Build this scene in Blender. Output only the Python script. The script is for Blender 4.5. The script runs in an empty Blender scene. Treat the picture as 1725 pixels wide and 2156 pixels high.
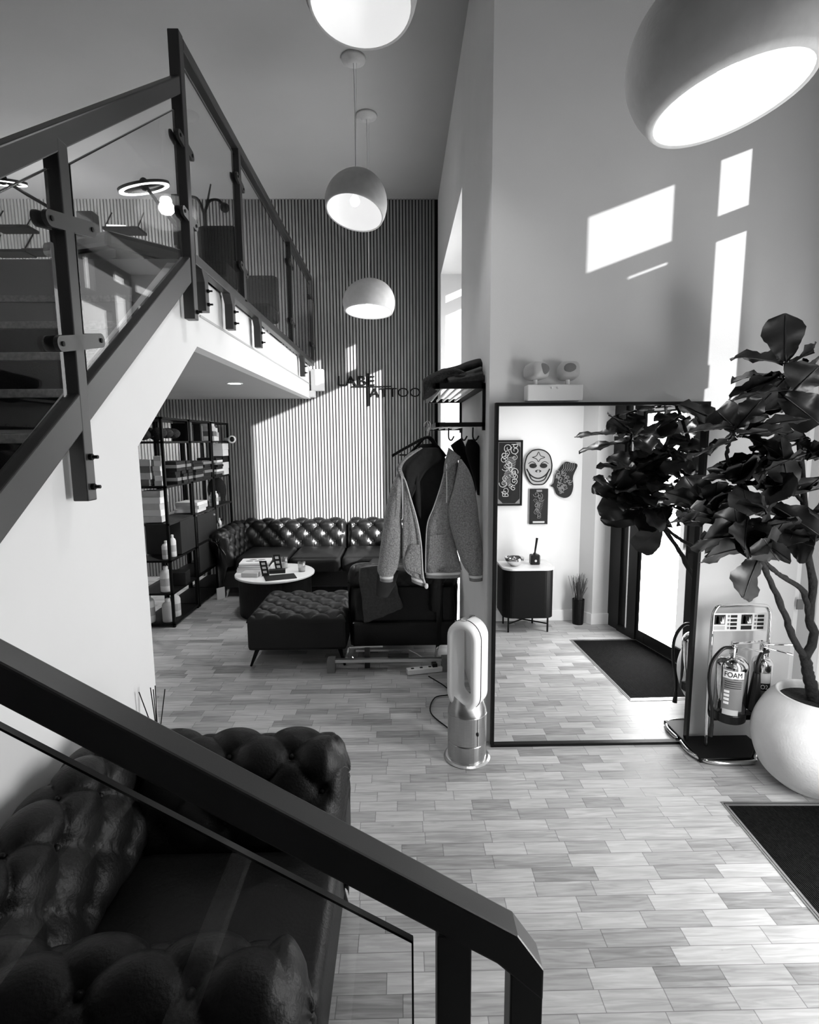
import bpy, math, random
import numpy as np
from mathutils import Vector, Matrix
random.seed(7)
PI = math.pi
C = bpy.context.scene.collection
sc = bpy.context.scene
# ------------------------------------------------------------------ camera
F_PX, CX, CY, CAMH = 1131.0, 862.5, 1078.0, 1.75
yv = Vector((843 - CX, 926 - CY, F_PX)).normalized()
dv = Vector((921 - CX, 8415, F_PX)); dv = (dv - yv * dv.dot(yv)).normalized()
xv = dv.cross(yv)
if xv.x < 0: xv = -xv
RM = Matrix((xv, yv, -dv))            # rows: world axes in (right, down, forward) camera coordinates
cam = bpy.data.cameras.new('camera'); camo = bpy.data.objects.new('camera', cam); C.objects.link(camo)
right = RM @ Vector((1, 0, 0)); up = RM @ Vector((0, -1, 0)); back = RM @ Vector((0, 0, -1))
camo.matrix_world = Matrix.Translation((0, 0, CAMH)) @ Matrix((right, up, back)).transposed().to_4x4()
cam.sensor_fit = 'HORIZONTAL'; cam.sensor_width = 36; cam.lens = 36 * F_PX / 1725; cam.clip_start = 0.05; cam.clip_end = 200
sc.camera = camo
sc.view_settings.view_transform = 'Standard'; sc.view_settings.look = 'None'
sc.view_settings.gamma = 1; sc.view_settings.exposure = 0.85
# ------------------------------------------------------------------ world, sun
SUN = Vector((-1, 0.85, -0.42))       # travel direction of the low sun
W = bpy.data.worlds.new('world'); sc.world = W; W.use_nodes = True
W.node_tree.nodes['Background'].inputs[0].default_value = (1, 1, 1, 1)
W.node_tree.nodes['Background'].inputs[1].default_value = 3.0
sl = bpy.data.lights.new('sun', 'SUN'); sl.energy = 11.5; sl.angle = math.radians(0.55)
so = bpy.data.objects.new('sun', sl); C.objects.link(so)
so.rotation_euler = SUN.to_track_quat('-Z', 'Y').to_euler()
def area(loc, d, sx, sy, e):          # daylight standing in a window opening
    l = bpy.data.lights.new('daylight', 'AREA'); l.shape = 'RECTANGLE'; l.size = sx; l.size_y = sy; l.energy = e
    o = bpy.data.objects.new('daylight', l); C.objects.link(o); o.location = loc
    o.rotation_euler = Vector(d).to_track_quat('-Z', 'Y').to_euler()
    return o
area((2.085, 1.55, 1.05), (-2.15, 0.41, 0), 0.45, 1.84, 30)      # stands in the glass of the entrance door
area((0.90, 5.2, 1.8), (-1, 0.0, -0.1), 1.8, 3.2, 12)

def P(px, py, X=None, Y=None, Z=None):   # photograph direction -> point on a plane of the room
    r = RM @ Vector((px - CX, py - CY, F_PX)); c = Vector((0, 0, CAMH))
    t = X / r.x if X is not None else Y / r.y if Y is not None else (Z - CAMH) / r.z
    return c + r * t

# ------------------------------------------------------------------ materials
MATS = {}
def mat(name, g, rough=0.6, metal=0.0, noise=0.0, nscale=20.0, bump=0.0, bscale=60.0, emit=0.0, spec=0.5, coat=0.0, stretch=None, sheen=0.0):
    if name in MATS: return MATS[name]
    m = bpy.data.materials.new(name); m.use_nodes = True; nt = m.node_tree; N = nt.nodes; L = nt.links
    b = N['Principled BSDF']
    b.inputs['Base Color'].default_value = (g, g, g, 1); b.inputs['Roughness'].default_value = rough
    b.inputs['Metallic'].default_value = metal; b.inputs['Specular IOR Level'].default_value = spec
    b.inputs['Coat Weight'].default_value = coat; b.inputs['Sheen Weight'].default_value = sheen
    tc = N.new('ShaderNodeTexCoord'); mp = N.new('ShaderNodeMapping'); L.new(tc.outputs['Object'], mp.inputs[0])
    if stretch: mp.inputs['Scale'].default_value = stretch
    if noise:
        n = N.new('ShaderNodeTexNoise'); n.inputs['Scale'].default_value = nscale; n.inputs['Detail'].default_value = 5
        r = N.new('ShaderNodeMapRange'); r.inputs['To Min'].default_value = g * (1 - noise); r.inputs['To Max'].default_value = g * (1 + noise)
        r.inputs['From Min'].default_value = 0.3; r.inputs['From Max'].default_value = 0.7
        L.new(mp.outputs[0], n.inputs['Vector']); L.new(n.outputs[0], r.inputs[0]); L.new(r.outputs[0], b.inputs['Base Color'])
    if bump:
        n2 = N.new('ShaderNodeTexNoise'); n2.inputs['Scale'].default_value = bscale; n2.inputs['Detail'].default_value = 4
        bp = N.new('ShaderNodeBump'); bp.inputs['Strength'].default_value = bump; bp.inputs['Distance'].default_value = 0.01
        L.new(mp.outputs[0], n2.inputs['Vector']); L.new(n2.outputs[0], bp.inputs['Height']); L.new(bp.outputs[0], b.inputs['Normal'])
    if emit:
        b.inputs['Emission Color'].default_value = (1, 1, 1, 1); b.inputs['Emission Strength'].default_value = emit
    MATS[name] = m; return m
def glass_mat(name, tint=0.93, fres=0.035, base=0.0, rough=0.0):
    m = bpy.data.materials.new(name); m.use_nodes = True; nt = m.node_tree; N = nt.nodes; L = nt.links
    N.remove(N['Principled BSDF']); out = N['Material Output']
    t = N.new('ShaderNodeBsdfTransparent'); t.inputs[0].default_value = (tint, tint, tint, 1)
    g = N.new('ShaderNodeBsdfGlossy'); g.inputs['Roughness'].default_value = rough
    lw = N.new('ShaderNodeLayerWeight'); lw.inputs[0].default_value = 0.5
    pw = N.new('ShaderNodeMath'); pw.operation = 'POWER'; pw.inputs[1].default_value = 5.0; L.new(lw.outputs['Facing'], pw.inputs[0])
    f = N.new('ShaderNodeMath'); f.operation = 'MULTIPLY_ADD'; f.inputs[1].default_value = 0.75; f.inputs[2].default_value = fres; L.new(pw.outputs[0], f.inputs[0])
    mx = N.new('ShaderNodeMixShader'); L.new(f.outputs[0], mx.inputs[0]); L.new(t.outputs[0], mx.inputs[1]); L.new(g.outputs[0], mx.inputs[2])
    L.new(mx.outputs[0], out.inputs[0]); MATS[name] = m; return m
M = dict(
 wall=mat('painted_wall', 0.74, 0.85, noise=0.02, nscale=3, bump=0.05, bscale=180),
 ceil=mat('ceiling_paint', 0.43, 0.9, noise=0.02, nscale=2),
 white=mat('white_stair_paint', 0.86, 0.8, noise=0.015, nscale=2),
 felt=mat('black_felt', 0.003, 0.95),
 slat=mat('oak_slat', 0.24, 0.6, noise=0.15, nscale=5, stretch=(8, 8, 0.5), spec=0.2),
 steel=mat('grey_powder_coated_steel', 0.027, 0.38, bump=0.03, bscale=400),
 glass=glass_mat('rail_glass'),
 pane=glass_mat('window_glass', 0.97),
 frame=mat('dark_window_frame', 0.012, 0.5, spec=0.3),
 leather=mat('black_leather', 0.005, 0.34, noise=0.25, nscale=6, bump=0.14, bscale=130, spec=0.45),
 leather3=mat('worn_black_leather', 0.006, 0.46, noise=0.3, nscale=6, bump=0.2, bscale=120, spec=0.24),
 leather2=mat('dark_brown_leather', 0.007, 0.45, noise=0.2, nscale=8, bump=0.1, bscale=160, spec=0.35),
 carpet=mat('stair_carpet', 0.014, 0.95, noise=0.4, nscale=150, bump=0.3, bscale=300),
 nosing=mat('stair_nosing', 0.5, 0.6, noise=0.25, nscale=60),
 black=mat('matt_black_metal', 0.003, 0.5, spec=0.2),
 blackplastic=mat('black_plastic', 0.006, 0.35, spec=0.35),
 chrome=mat('polished_chrome', 0.75, 0.10, 1.0),
 brushed=mat('brushed_nickel', 0.42, 0.3, 1.0, noise=0.1, nscale=30, stretch=(1, 1, 20)),
 whiteplastic=mat('white_plastic', 0.82, 0.35),
 shade=mat('plaster_shade', 0.55, 0.75, noise=0.05, nscale=20, bump=0.08, bscale=60),
 shadein=mat('white_shade_inside', 0.9, 0.6),
 marble=mat('white_marble', 0.8, 0.25, noise=0.06, nscale=6),
 paper=mat('white_paper', 0.8, 0.7),
 greypaper=mat('grey_card', 0.35, 0.7),
 dark=mat('dark_print', 0.010, 0.6, spec=0.25),
 cardb=mat('pale_cardboard', 0.6, 0.8, noise=0.05, nscale=20),
 jacket=mat('grey_marl_fleece', 0.30, 0.95, noise=0.38, nscale=130, bump=0.9, bscale=110, sheen=0.3),
 rib=mat('grey_rib_knit', 0.26, 0.9, noise=0.1, nscale=90),
 lining=mat('charcoal_lining', 0.022, 0.85, noise=0.15, nscale=30, bump=0.3, bscale=25),
 cord=mat('white_cord', 0.75, 0.8),
 darkcloth=mat('black_cloth', 0.004, 0.95, bump=0.4, bscale=40),
 greycloth=mat('taupe_cloth', 0.07, 0.95, noise=0.2, nscale=60, bump=0.5, bscale=35),
 fur=mat('dark_fluffy_wool', 0.016, 0.98, noise=0.5, nscale=70, bump=1.0, bscale=90),
 leaf=mat('dark_waxy_leaf', 0.014, 0.36, noise=0.3, nscale=12, spec=0.5),
 bark=mat('brown_bark', 0.008, 0.9, noise=0.4, nscale=40, bump=0.8, bscale=60),
 soil=mat('potting_soil', 0.012, 1.0, noise=0.5, nscale=60, bump=1.0, bscale=60),
 pot=mat('matt_white_stoneware', 0.72, 0.75, noise=0.04, nscale=14, bump=0.15, bscale=90),
 mat=mat('ribbed_dark_matting', 0.008, 0.95, spec=0.1, noise=0.5, nscale=90, bump=0.6, bscale=200),
 alu=mat('satin_aluminium', 0.65, 0.3, 0.9),
 mirror=mat('mirror_silver', 0.9, 0.0, 1.0),
 grass=mat('dried_dark_grass', 0.05, 0.9),
 bulb=mat('lamp_bulb_glow', 1.0, 0.5, emit=7),
 led=mat('led_glow', 1.0, 0.5, emit=3),
 midgrey=mat('mid_grey_print', 0.18, 0.6),
 lightgrey=mat('light_grey_print', 0.5, 0.6),
 rod=mat('pale_metal_rod', 0.8, 0.35),
 glassedge=mat('dark_glass_edge', 0.012, 0.15),
 wood=mat('dark_wood_board', 0.012, 0.6, noise=0.3, nscale=12, stretch=(1, 8, 1)),
)
M['tinted'] = glass_mat('patch_dimming_glass', 0.52)  # tint added to dim the sun patches from the street-side openings
# glass made frosted so direct sun stays out and the panes glow white
m = bpy.data.materials.new('frosted_glass'); m.use_nodes = True; N = m.node_tree.nodes; L = m.node_tree.links
N.remove(N['Principled BSDF']); tl = N.new('ShaderNodeBsdfTranslucent'); tl.inputs[0].default_value = (.30, .30, .30, 1)
gl = N.new('ShaderNodeBsdfGlossy'); gl.inputs['Roughness'].default_value = .2; mx = N.new('ShaderNodeMixShader'); mx.inputs[0].default_value = .06
L.new(tl.outputs[0], mx.inputs[1]); L.new(gl.outputs[0], mx.inputs[2]); L.new(mx.outputs[0], N['Material Output'].inputs[0]); M['frost'] = m
# strip parquet floor
m = bpy.data.materials.new('strip_parquet'); m.use_nodes = True; N = m.node_tree.nodes; L = m.node_tree.links; B = N['Principled BSDF']
def nd(t, **k):
    n = N.new(t)
    for a, v in k.items(): setattr(n, a, v)
    return n
def mth(op, a, b=None):
    n = nd('ShaderNodeMath', operation=op)
    for i, v in enumerate((a, b)):
        if v is None: continue
        if isinstance(v, (int, float)): n.inputs[i].default_value = v
        else: L.new(v, n.inputs[i])
    return n.outputs[0]
tc = nd('ShaderNodeTexCoord'); sp = nd('ShaderNodeSeparateXYZ'); L.new(tc.outputs['Object'], sp.inputs[0])
RW = 0.071
ry = mth('DIVIDE', sp.outputs[1], RW); row = mth('FLOOR', ry)
wn = nd('ShaderNodeTexWhiteNoise', noise_dimensions='1D'); L.new(row, wn.inputs['W'])
wn2 = nd('ShaderNodeTexWhiteNoise', noise_dimensions='1D'); L.new(mth('ADD', row, 71.3), wn2.inputs['W'])
wid = mth('ADD', mth('MULTIPLY', wn2.outputs[0], 0.16), 0.17)
xx = mth('DIVIDE', mth('ADD', sp.outputs[0], mth('MULTIPLY', wn.outputs[0], 3.0)), wid); col = mth('FLOOR', xx)
cb = nd('ShaderNodeCombineXYZ'); L.new(row, cb.inputs[0]); L.new(col, cb.inputs[1])
wp = nd('ShaderNodeTexWhiteNoise', noise_dimensions='3D'); L.new(cb.outputs[0], wp.inputs['Vector'])
mp = nd('ShaderNodeMapping'); mp.inputs['Scale'].default_value = (2.2, 26, 1)
ad = nd('ShaderNodeVectorMath', operation='ADD'); L.new(tc.outputs['Object'], ad.inputs[0])
sc2 = nd('ShaderNodeVectorMath', operation='SCALE'); L.new(wp.outputs['Color'], sc2.inputs[0]); sc2.inputs['Scale'].default_value = 9; L.new(sc2.outputs[0], ad.inputs[1])
L.new(ad.outputs[0], mp.inputs[0])
g1 = nd('ShaderNodeTexNoise'); g1.inputs['Scale'].default_value = 2.5; g1.inputs['Detail'].default_value = 6; g1.inputs['Distortion'].default_value = 0.8; L.new(mp.outputs[0], g1.inputs['Vector'])
g2 = nd('ShaderNodeTexNoise'); g2.inputs['Scale'].default_value = 14; g2.inputs['Detail'].default_value = 3; L.new(tc.outputs['Object'], g2.inputs['Vector'])
kn = nd('ShaderNodeMapRange'); kn.inputs['From Min'].default_value = .72; kn.inputs['From Max'].default_value = .80; L.new(g2.outputs[0], kn.inputs[0])
base = mth('ADD', mth('MULTIPLY', mth('POWER', wp.outputs[0], 1.8), -0.22), 0.465)
base = mth('ADD', base, mth('MULTIPLY', mth('SUBTRACT', g1.outputs[0], 0.5), 0.46))
fy = mth('FRACT', ry); fx = mth('FRACT', xx)
sy_ = mth('LESS_THAN', mth('MINIMUM', fy, mth('SUBTRACT', 1.0, fy)), 0.018)
sx_ = mth('LESS_THAN', mth('MULTIPLY', mth('MINIMUM', fx, mth('SUBTRACT', 1.0, fx)), wid), 0.0015)
seam = mth('MAXIMUM', sy_, sx_)
val = mth('MULTIPLY', base, mth('SUBTRACT', 1.0, mth('MULTIPLY', seam, 0.5)))
val = mth('MULTIPLY', val, mth('SUBTRACT', 1.0, mth('MULTIPLY', kn.outputs[0], 0.35)))
L.new(val, B.inputs['Base Color']); B.inputs['Roughness'].default_value = 0.42
bp = nd('ShaderNodeBump'); bp.inputs['Strength'].default_value = .12; bp.inputs['Distance'].default_value = .004; L.new(g1.outputs[0], bp.inputs['Height']); L.new(bp.outputs[0], B.inputs['Normal'])
M['floor'] = m
# horizontal ribs on the door mat
m = M['mat']; N = m.node_tree.nodes; L = m.node_tree.links; tcn = N.new('ShaderNodeTexCoord'); wv = N.new('ShaderNodeTexWave'); wv.bands_direction = 'X'; wv.inputs['Scale'].default_value = 40
L.new(tcn.outputs['Object'], wv.inputs[0]); bb = N.new('ShaderNodeBump'); bb.inputs['Distance'].default_value = .01; L.new(wv.outputs[1], bb.inputs['Height']); L.new(bb.outputs[0], N['Principled BSDF'].inputs['Normal'])

# ------------------------------------------------------------------ mesh helpers
ORG = {}
class MB:
    def __init__(s): s.v = []; s.f = []
    def add(s, vs, fs):
        n = len(s.v); s.v += [tuple(v) for v in vs]; s.f += [tuple(i + n for i in f) for f in fs]; return s
    def hexa(s, p):   # 8 points: bottom 4, top 4
        return s.add(p, [(0, 3, 2, 1), (4, 5, 6, 7), (0, 1, 5, 4), (1, 2, 6, 5), (2, 3, 7, 6), (3, 0, 4, 7)])
    def box(s, x0, x1, y0, y1, z0, z1):
        return s.hexa([(x0, y0, z0), (x1, y0, z0), (x1, y1, z0), (x0, y1, z0), (x0, y0, z1), (x1, y0, z1), (x1, y1, z1), (x0, y1, z1)])
    def obox(s, c, ax, ay, az):   # centre and three half-axis vectors
        c, ax, ay, az = map(Vector, (c, ax, ay, az))
        return s.hexa([c - ax - ay - az, c + ax - ay - az, c + ax + ay - az, c - ax + ay - az, c - ax - ay + az, c + ax - ay + az, c + ax + ay + az, c - ax + ay + az])
    def bar(s, a, b, w, h, upv=(0, 0, 1)):   # rectangular bar from a to b
        a, b = Vector(a), Vector(b); d = (b - a).normalized(); u = Vector(upv); sd = d.cross(u).normalized(); u = sd.cross(d)
        return s.obox((a + b) / 2, (b - a) / 2, sd * w / 2, u * h / 2)
    def rot_box(s, c, sx, sy, sz, rz):
        ca, sa = math.cos(rz), math.sin(rz)
        return s.obox(c, (ca * sx / 2, sa * sx / 2, 0), (-sa * sy / 2, ca * sy / 2, 0), (0, 0, sz / 2))
    def tube(s, pts, r, n=10, cap=True):
        pts = [Vector(p) for p in pts]; rs = r if isinstance(r, (list, tuple)) else [r] * len(pts)
        rings = []; pn = None
        for i, p in enumerate(pts):
            d = (pts[min(i + 1, len(pts) - 1)] - pts[max(i - 1, 0)]).normalized()
            if pn is None: pn = d.orthogonal().normalized()
            pn = (pn - d * pn.dot(d)).normalized(); bn = d.cross(pn)
            rings.append([p + (pn * math.cos(2 * PI * k / n) + bn * math.sin(2 * PI * k / n)) * rs[i] for k in range(n)])
        vs = [v for rg in rings for v in rg]; fs = []
        for i in range(len(pts) - 1):
            for k in range(n): fs.append((i * n + k, i * n + (k + 1) % n, (i + 1) * n + (k + 1) % n, (i + 1) * n + k))
        if cap: fs.append(tuple(range(n - 1, -1, -1))); fs.append(tuple((len(pts) - 1) * n + k for k in range(n)))
        return s.add(vs, fs)
    def lathe(s, prof, c, n=32, ax=None, cap=True):   # prof: (r, h) list; ax: optional matrix
        vs = []; fs = []; c = Vector(c)
        for r, h in prof:
            for k in range(n):
                v = Vector((r * math.cos(2 * PI * k / n), r * math.sin(2 * PI * k / n), h))
                vs.append(c + (ax @ v if ax else v))
        for i in range(len(prof) - 1):
            for k in range(n): fs.append((i * n + k, i * n + (k + 1) % n, (i + 1) * n + (k + 1) % n, (i + 1) * n + k))
        if cap and prof[0][0] > 1e-6: fs.append(tuple(range(n - 1, -1, -1)))
        if cap and prof[-1][0] > 1e-6: fs.append(tuple((len(prof) - 1) * n + k for k in range(n)))
        return s.add(vs, fs)
    def prism(s, poly, d):   # polygon of 3D points extruded by vector d
        n = len(poly); d = Vector(d); a = [Vector(p) for p in poly]
        return s.add(a + [p + d for p in a], [tuple(range(n - 1, -1, -1)), tuple(range(n, 2 * n))] + [(i, (i + 1) % n, n + (i + 1) % n, n + i) for i in range(n)])
    def grid(s, fn, nu, nv, cu=False, cv=False):
        vs = [fn(i / nu, j / nv) for i in range(nu if cu else nu + 1) for j in range(nv if cv else nv + 1)]
        su = nu if cu else nu + 1; sv = nv if cv else nv + 1
        return s.add(vs, [(i * sv + j, ((i + 1) % su) * sv + j, ((i + 1) % su) * sv + (j + 1) % sv, i * sv + (j + 1) % sv) for i in range(nu) for j in range(nv)])
    def sphere(s, c, r, n=12, sc=(1, 1, 1)):
        c = Vector(c)
        prof = [(max(r * math.sin(PI * i / n), 1e-5 if i in (0, n) else 0), -r * math.cos(PI * i / n)) for i in range(n + 1)]
        return s.lathe([(p[0] * 1, p[1]) for p in prof], c, n * 2, Matrix.Diagonal(sc))
    def build(s, name, m, parent=None, smooth=False, bev=0, sub=0, solid=0, disp=None):
        me = bpy.data.meshes.new(name); org = ORG.get(parent.name, Vector()) if parent else Vector()
        me.from_pydata([Vector(v) - org for v in s.v], [], s.f); me.update()
        o = bpy.data.objects.new(name, me); C.objects.link(o); me.materials.append(m)
        if parent: o.parent = parent; ORG[o.name] = org
        if smooth:
            for p in me.polygons: p.use_smooth = True
        if bev:
            b = o.modifiers.new('bevel', 'BEVEL'); b.width = bev; b.segments = 2; b.limit_method = 'ANGLE'; b.harden_normals = False
        if sub:
            b = o.modifiers.new('sub', 'SUBSURF'); b.levels = sub; b.render_levels = sub
        if solid:
            b = o.modifiers.new('solid', 'SOLIDIFY'); b.thickness = solid; b.offset = 0
        return o
def tag(o, label, cat, group=None):
    o['label'] = label; o['category'] = cat
    if group: o['group'] = group
    return o
def thing(name, loc, label, cat, group=None):
    o = bpy.data.objects.new(name, None); C.objects.link(o); o.location = loc; o.empty_display_size = .1
    ORG[o.name] = Vector(loc); return tag(o, label, cat, group)
def struct(name, mb, m, parent=None, **k):
    o = mb.build(name, m, parent, **k)
    if not parent: o['kind'] = 'structure'
    return o
def copy_tree(o, parent=None):
    c = o.copy(); C.objects.link(c); c.parent = parent
    for ch in list(o.children): copy_tree(ch, c)
    return c
def smoothstep(a, b, x):
    t = max(0, min(1, (x - a) / (b - a))); return t * t * (3 - 2 * t)
def rs(pts, n):        # resample a polyline smoothly (Catmull-Rom)
    P_ = [Vector(p) for p in pts]; out = []
    for i in range(n + 1):
        t = i / n * (len(P_) - 1); k = min(int(t), len(P_) - 2); u = t - k
        a, b, c, d = P_[max(k - 1, 0)], P_[k], P_[k + 1], P_[min(k + 2, len(P_) - 1)]
        out.append(0.5 * ((2 * b) + (c - a) * u + (2 * a - 5 * b + 4 * c - d) * u * u + (3 * b - a - 3 * c + d) * u ** 3))
    return out
def frect(mb, x0, x1, z0, z1, w, y0, y1):   # rectangular frame in an XZ plane
    mb.box(x0, x0 + w, y0, y1, z0, z1); mb.box(x1 - w, x1, y0, y1, z0, z1); mb.box(x0 + w, x1 - w, y0, y1, z0, z0 + w); mb.box(x0 + w, x1 - w, y0, y1, z1 - w, z1)

# ------------------------------------------------------------------ setting
YB, XL, ZC, YM, XR, YF = 6.90, -5.4, 4.62, 2.93, 0.48, -1.6
struct('floor', MB().box(XL, 2.7, YF, 7.1, -0.06, 0), M['floor'])
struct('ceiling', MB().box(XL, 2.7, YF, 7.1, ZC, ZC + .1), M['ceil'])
wb = struct('wall_back', MB().box(XL, 1.0, YB + .02, YB + .14, 0, ZC), M['felt'])
sm = MB(); x = XL + .01
while x < XR - .03:
    sm.box(x, x + .026, YB, YB + .02, 0, ZC); x += .0392
struct('slats', sm, M['slat'], wb)
wr = MB().box(XR, .95, YM + .1, 4.30, 0, ZC).box(XR, .95, 4.30, 6.43, 3.62, ZC).box(XR, .95, 6.43, YB + .02, 0, ZC)
struct('wall_right', wr, M['wall'])
struct('wall_mirror_side', MB().box(XR, 2.24, YM, YM + .1, 0, ZC).box(2.24, 2.7, YM, YM + .1, 2.1, ZC), M['wall'])
struct('wall_left', MB().box(XL - .1, XL, YF, YB + .1, 0, ZC), M['wall'])
struct('wall_front', MB().box(XL, 1.0, YF - .1, YF, 0, ZC), M['wall'])
# wall that turns past the camera, carrying the framed art on its end face
struct('wall_entrance', MB().box(.895, 1.74, .55, .65, 0, ZC).box(.895, 1.0, YF, .55, 0, ZC), M['wall'])
struct('wall_pier', MB().prism([(1.74, .55, 0), (2.01, .55, 0), (2.01, .78, 0), (1.83, .79, 0), (1.74, .65, 0)], (0, 0, ZC)), M['wall'])
bb = MB().box(.895, 1.735, .65, .665, 0, .11); bb.prism([(2.01, .78, 0), (2.01, .797, 0), (1.82, .807, 0), (1.73, .665, 0), (1.74, .655, 0), (1.83, .79, 0)], (0, 0, .11))
struct('baseboard_entrance', bb, M['white'], bev=.004)
# rear window in the thick right-hand wall
w1 = MB(); GX = .93
for a, b in ((4.30, 4.36), (5.95, 6.07), (6.38, 6.43)): w1.box(GX - .03, GX + .03, a, b, 0, 3.62)
w1.box(GX - .03, GX + .03, 4.36, 6.38, 0, .06); w1.box(GX - .03, GX + .03, 4.36, 6.38, 3.56, 3.62)
w1.box(GX - .03, GX + .03, 6.07, 6.38, 3.34, 3.46); w1.box(GX - .03, GX + .03, 4.36, 5.95, 3.12, 3.24)
for a, b in ((4.36, 5.12), (5.30, 5.52), (5.68, 5.95)): w1.box(GX - .03, GX + .03, a, b, 3.24, 3.56)  # unseen solid infill, shaped so the gaps throw sun patches on the slats
w1 = struct('window_1', w1, M['frame'])
struct('pane', MB().box(GX - .004, GX + .004, 4.36, 6.38, .06, 3.56), M['pane'], w1)
# narrow pane beside the mirror wall
w2 = MB(); frect(w2, 2.24, 2.70, 0, 2.1, .04, YM + .02, YM + .08); w2 = struct('window_2', w2, M['white'])
struct('pane', MB().box(2.28, 2.66, YM + .045, YM + .051, .04, 2.06), M['frost'], w2)
# glazed entrance front, slightly oblique: line through (1.885,1.10) and (2.40,2.93)
FA, FD = Vector((2.01, .78, 0)), Vector((.41, 2.15, 0)).normalized(); FN = Vector((FD.y, -FD.x, 0))
def fbox(mb, y0, y1, z0, z1, t=.06, off=0):   # y0,y1 measured as world Y along the front
    s0, s1 = (y0 - .78) / FD.y, (y1 - .78) / FD.y
    c = FA + FD * (s0 + s1) / 2 + FN * off + Vector((0, 0, (z0 + z1) / 2)); return mb.obox(c, FD * (s1 - s0) / 2, FN * t / 2, Vector((0, 0, (z1 - z0) / 2)))
holes = [(2.361, 2.492, 2.12, 3.04), (2.361, 2.492, 3.155, 3.435), (1.87, 2.206, 3.12, 3.404), (2.03, 2.195, 3.01, 3.032)]  # unseen openings, cut to shape the sun patches on the mirror wall
ys = sorted({.78, 2.95} | {h[0] for h in holes} | {h[1] for h in holes}); zs = sorted({2.42, ZC, 2.12} | {h[2] for h in holes} | {h[3] for h in holes})
fw = MB()
for i in range(len(ys) - 1):
    for j in range(len(zs) - 1):
        ym, zm = (ys[i] + ys[i + 1]) / 2, (zs[j] + zs[j + 1]) / 2
        if any(h[0] < ym < h[1] and h[2] < zm < h[3] for h in holes): continue
        if zm < 2.42 and ym < 2.361: continue
        fbox(fw, ys[i], ys[i + 1], zs[j], zs[j + 1], .03)
struct('wall_street_side', fw, M['wall'])
hp = MB()
for h in holes: fbox(hp, h[0], h[1], h[2], h[3], .006)
hp = struct('window_sun_gobo', hp, M['tinted'])
w3 = MB()
fbox(w3, 0.78, 0.949, 0, 2.42, .05); fbox(w3, 0.949, 1.022, 0, 2.42, .03, .01); fbox(w3, 0.949, 1.191, 0, .05, .08); fbox(w3, 0.949, 1.191, 2.2, 2.42, .06)
fbox(w3, 1.095, 1.216, 0, 2.42, .08); fbox(w3, 1.893, 1.942, 0, 2.42, .08); fbox(w3, 1.942, 2.95, 0, .05, .06); fbox(w3, 1.216, 1.893, 2.10, 2.17, .08); fbox(w3, 1.216, 1.893, 2.36, 2.42, .08); fbox(w3, 1.942, 2.36, 2.06, 2.12, .06); fbox(w3, 1.942, 2.36, 2.3, 2.42, .06); fbox(w3, 2.49, 2.95, 2.06, 2.12, .06); fbox(w3, 2.2, 2.23, .05, 2.06, .05)
w3 = struct('window_3', w3, M['frame'])
pn = MB(); fbox(pn, 1.022, 1.095, .05, 2.2, .008); fbox(pn, 1.942, 2.95, .05, 2.06, .008); fbox(pn, 1.216, 1.893, 2.17, 2.36, .008); fbox(pn, 1.942, 2.36, 2.12, 2.30, .008)
struct('pane', pn, M['frost'], w3)
dr = MB(); fbox(dr, 1.216, 1.325, 0, 2.10, .05); fbox(dr, 1.784, 1.893, 0, 2.10, .05); fbox(dr, 1.325, 1.784, 0, .12, .05); fbox(dr, 1.325, 1.784, 1.98, 2.10, .05)
dr = struct('door_1', dr, M['frame'], bev=.003)
dp = MB(); fbox(dp, 1.325, 1.784, .12, 1.98, .01); struct('pane', dp, M['frost'], dr)
dh = MB(); fbox(dh, 1.796, 1.827, .85, 1.25, .02, -.06); fbox(dh, 1.802, 1.821, .9, .92, .06, -.03); fbox(dh, 1.802, 1.821, 1.18, 1.2, .06, -.03)
struct('door_handle', dh, M['chrome'], dr)
dc = MB(); fbox(dc, 1.409, 1.7, 1.99, 2.05, .06, -.055); struct('door_closer', dc, M['alu'], dr)
# mezzanine, stair wall
XF = -1.12
NY0, NZ0, G, R_ = 3.35, 2.73, .25, .19
zst = lambda Y: NZ0 - R_ / G * (NY0 - Y)
poly = [(.86, 0), (2.33, 0), (2.33, 1.73), (3.09, 2.27), (YB, 2.27), (YB, 2.66), (3.06, 2.66), (2.95, zst(2.95) + .24), (.86, zst(.86) + .24)]
struct('wall_stair', MB().prism([(XF, y, z) for y, z in poly], (-.08, 0, 0)), M['white'])
struct('wall_stair_end', MB().box(-2.78, XF - .08, 2.25, 2.33, 0, 1.70), M['white'])
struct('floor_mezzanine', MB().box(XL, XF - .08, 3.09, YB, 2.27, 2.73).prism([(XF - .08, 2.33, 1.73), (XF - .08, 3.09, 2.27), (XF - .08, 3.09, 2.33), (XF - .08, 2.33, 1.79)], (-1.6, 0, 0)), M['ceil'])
struct('trim_1', MB().box(XF - .002, XF + .008, 3.15, YB, 2.44, 2.452), M['lightgrey'])
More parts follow.
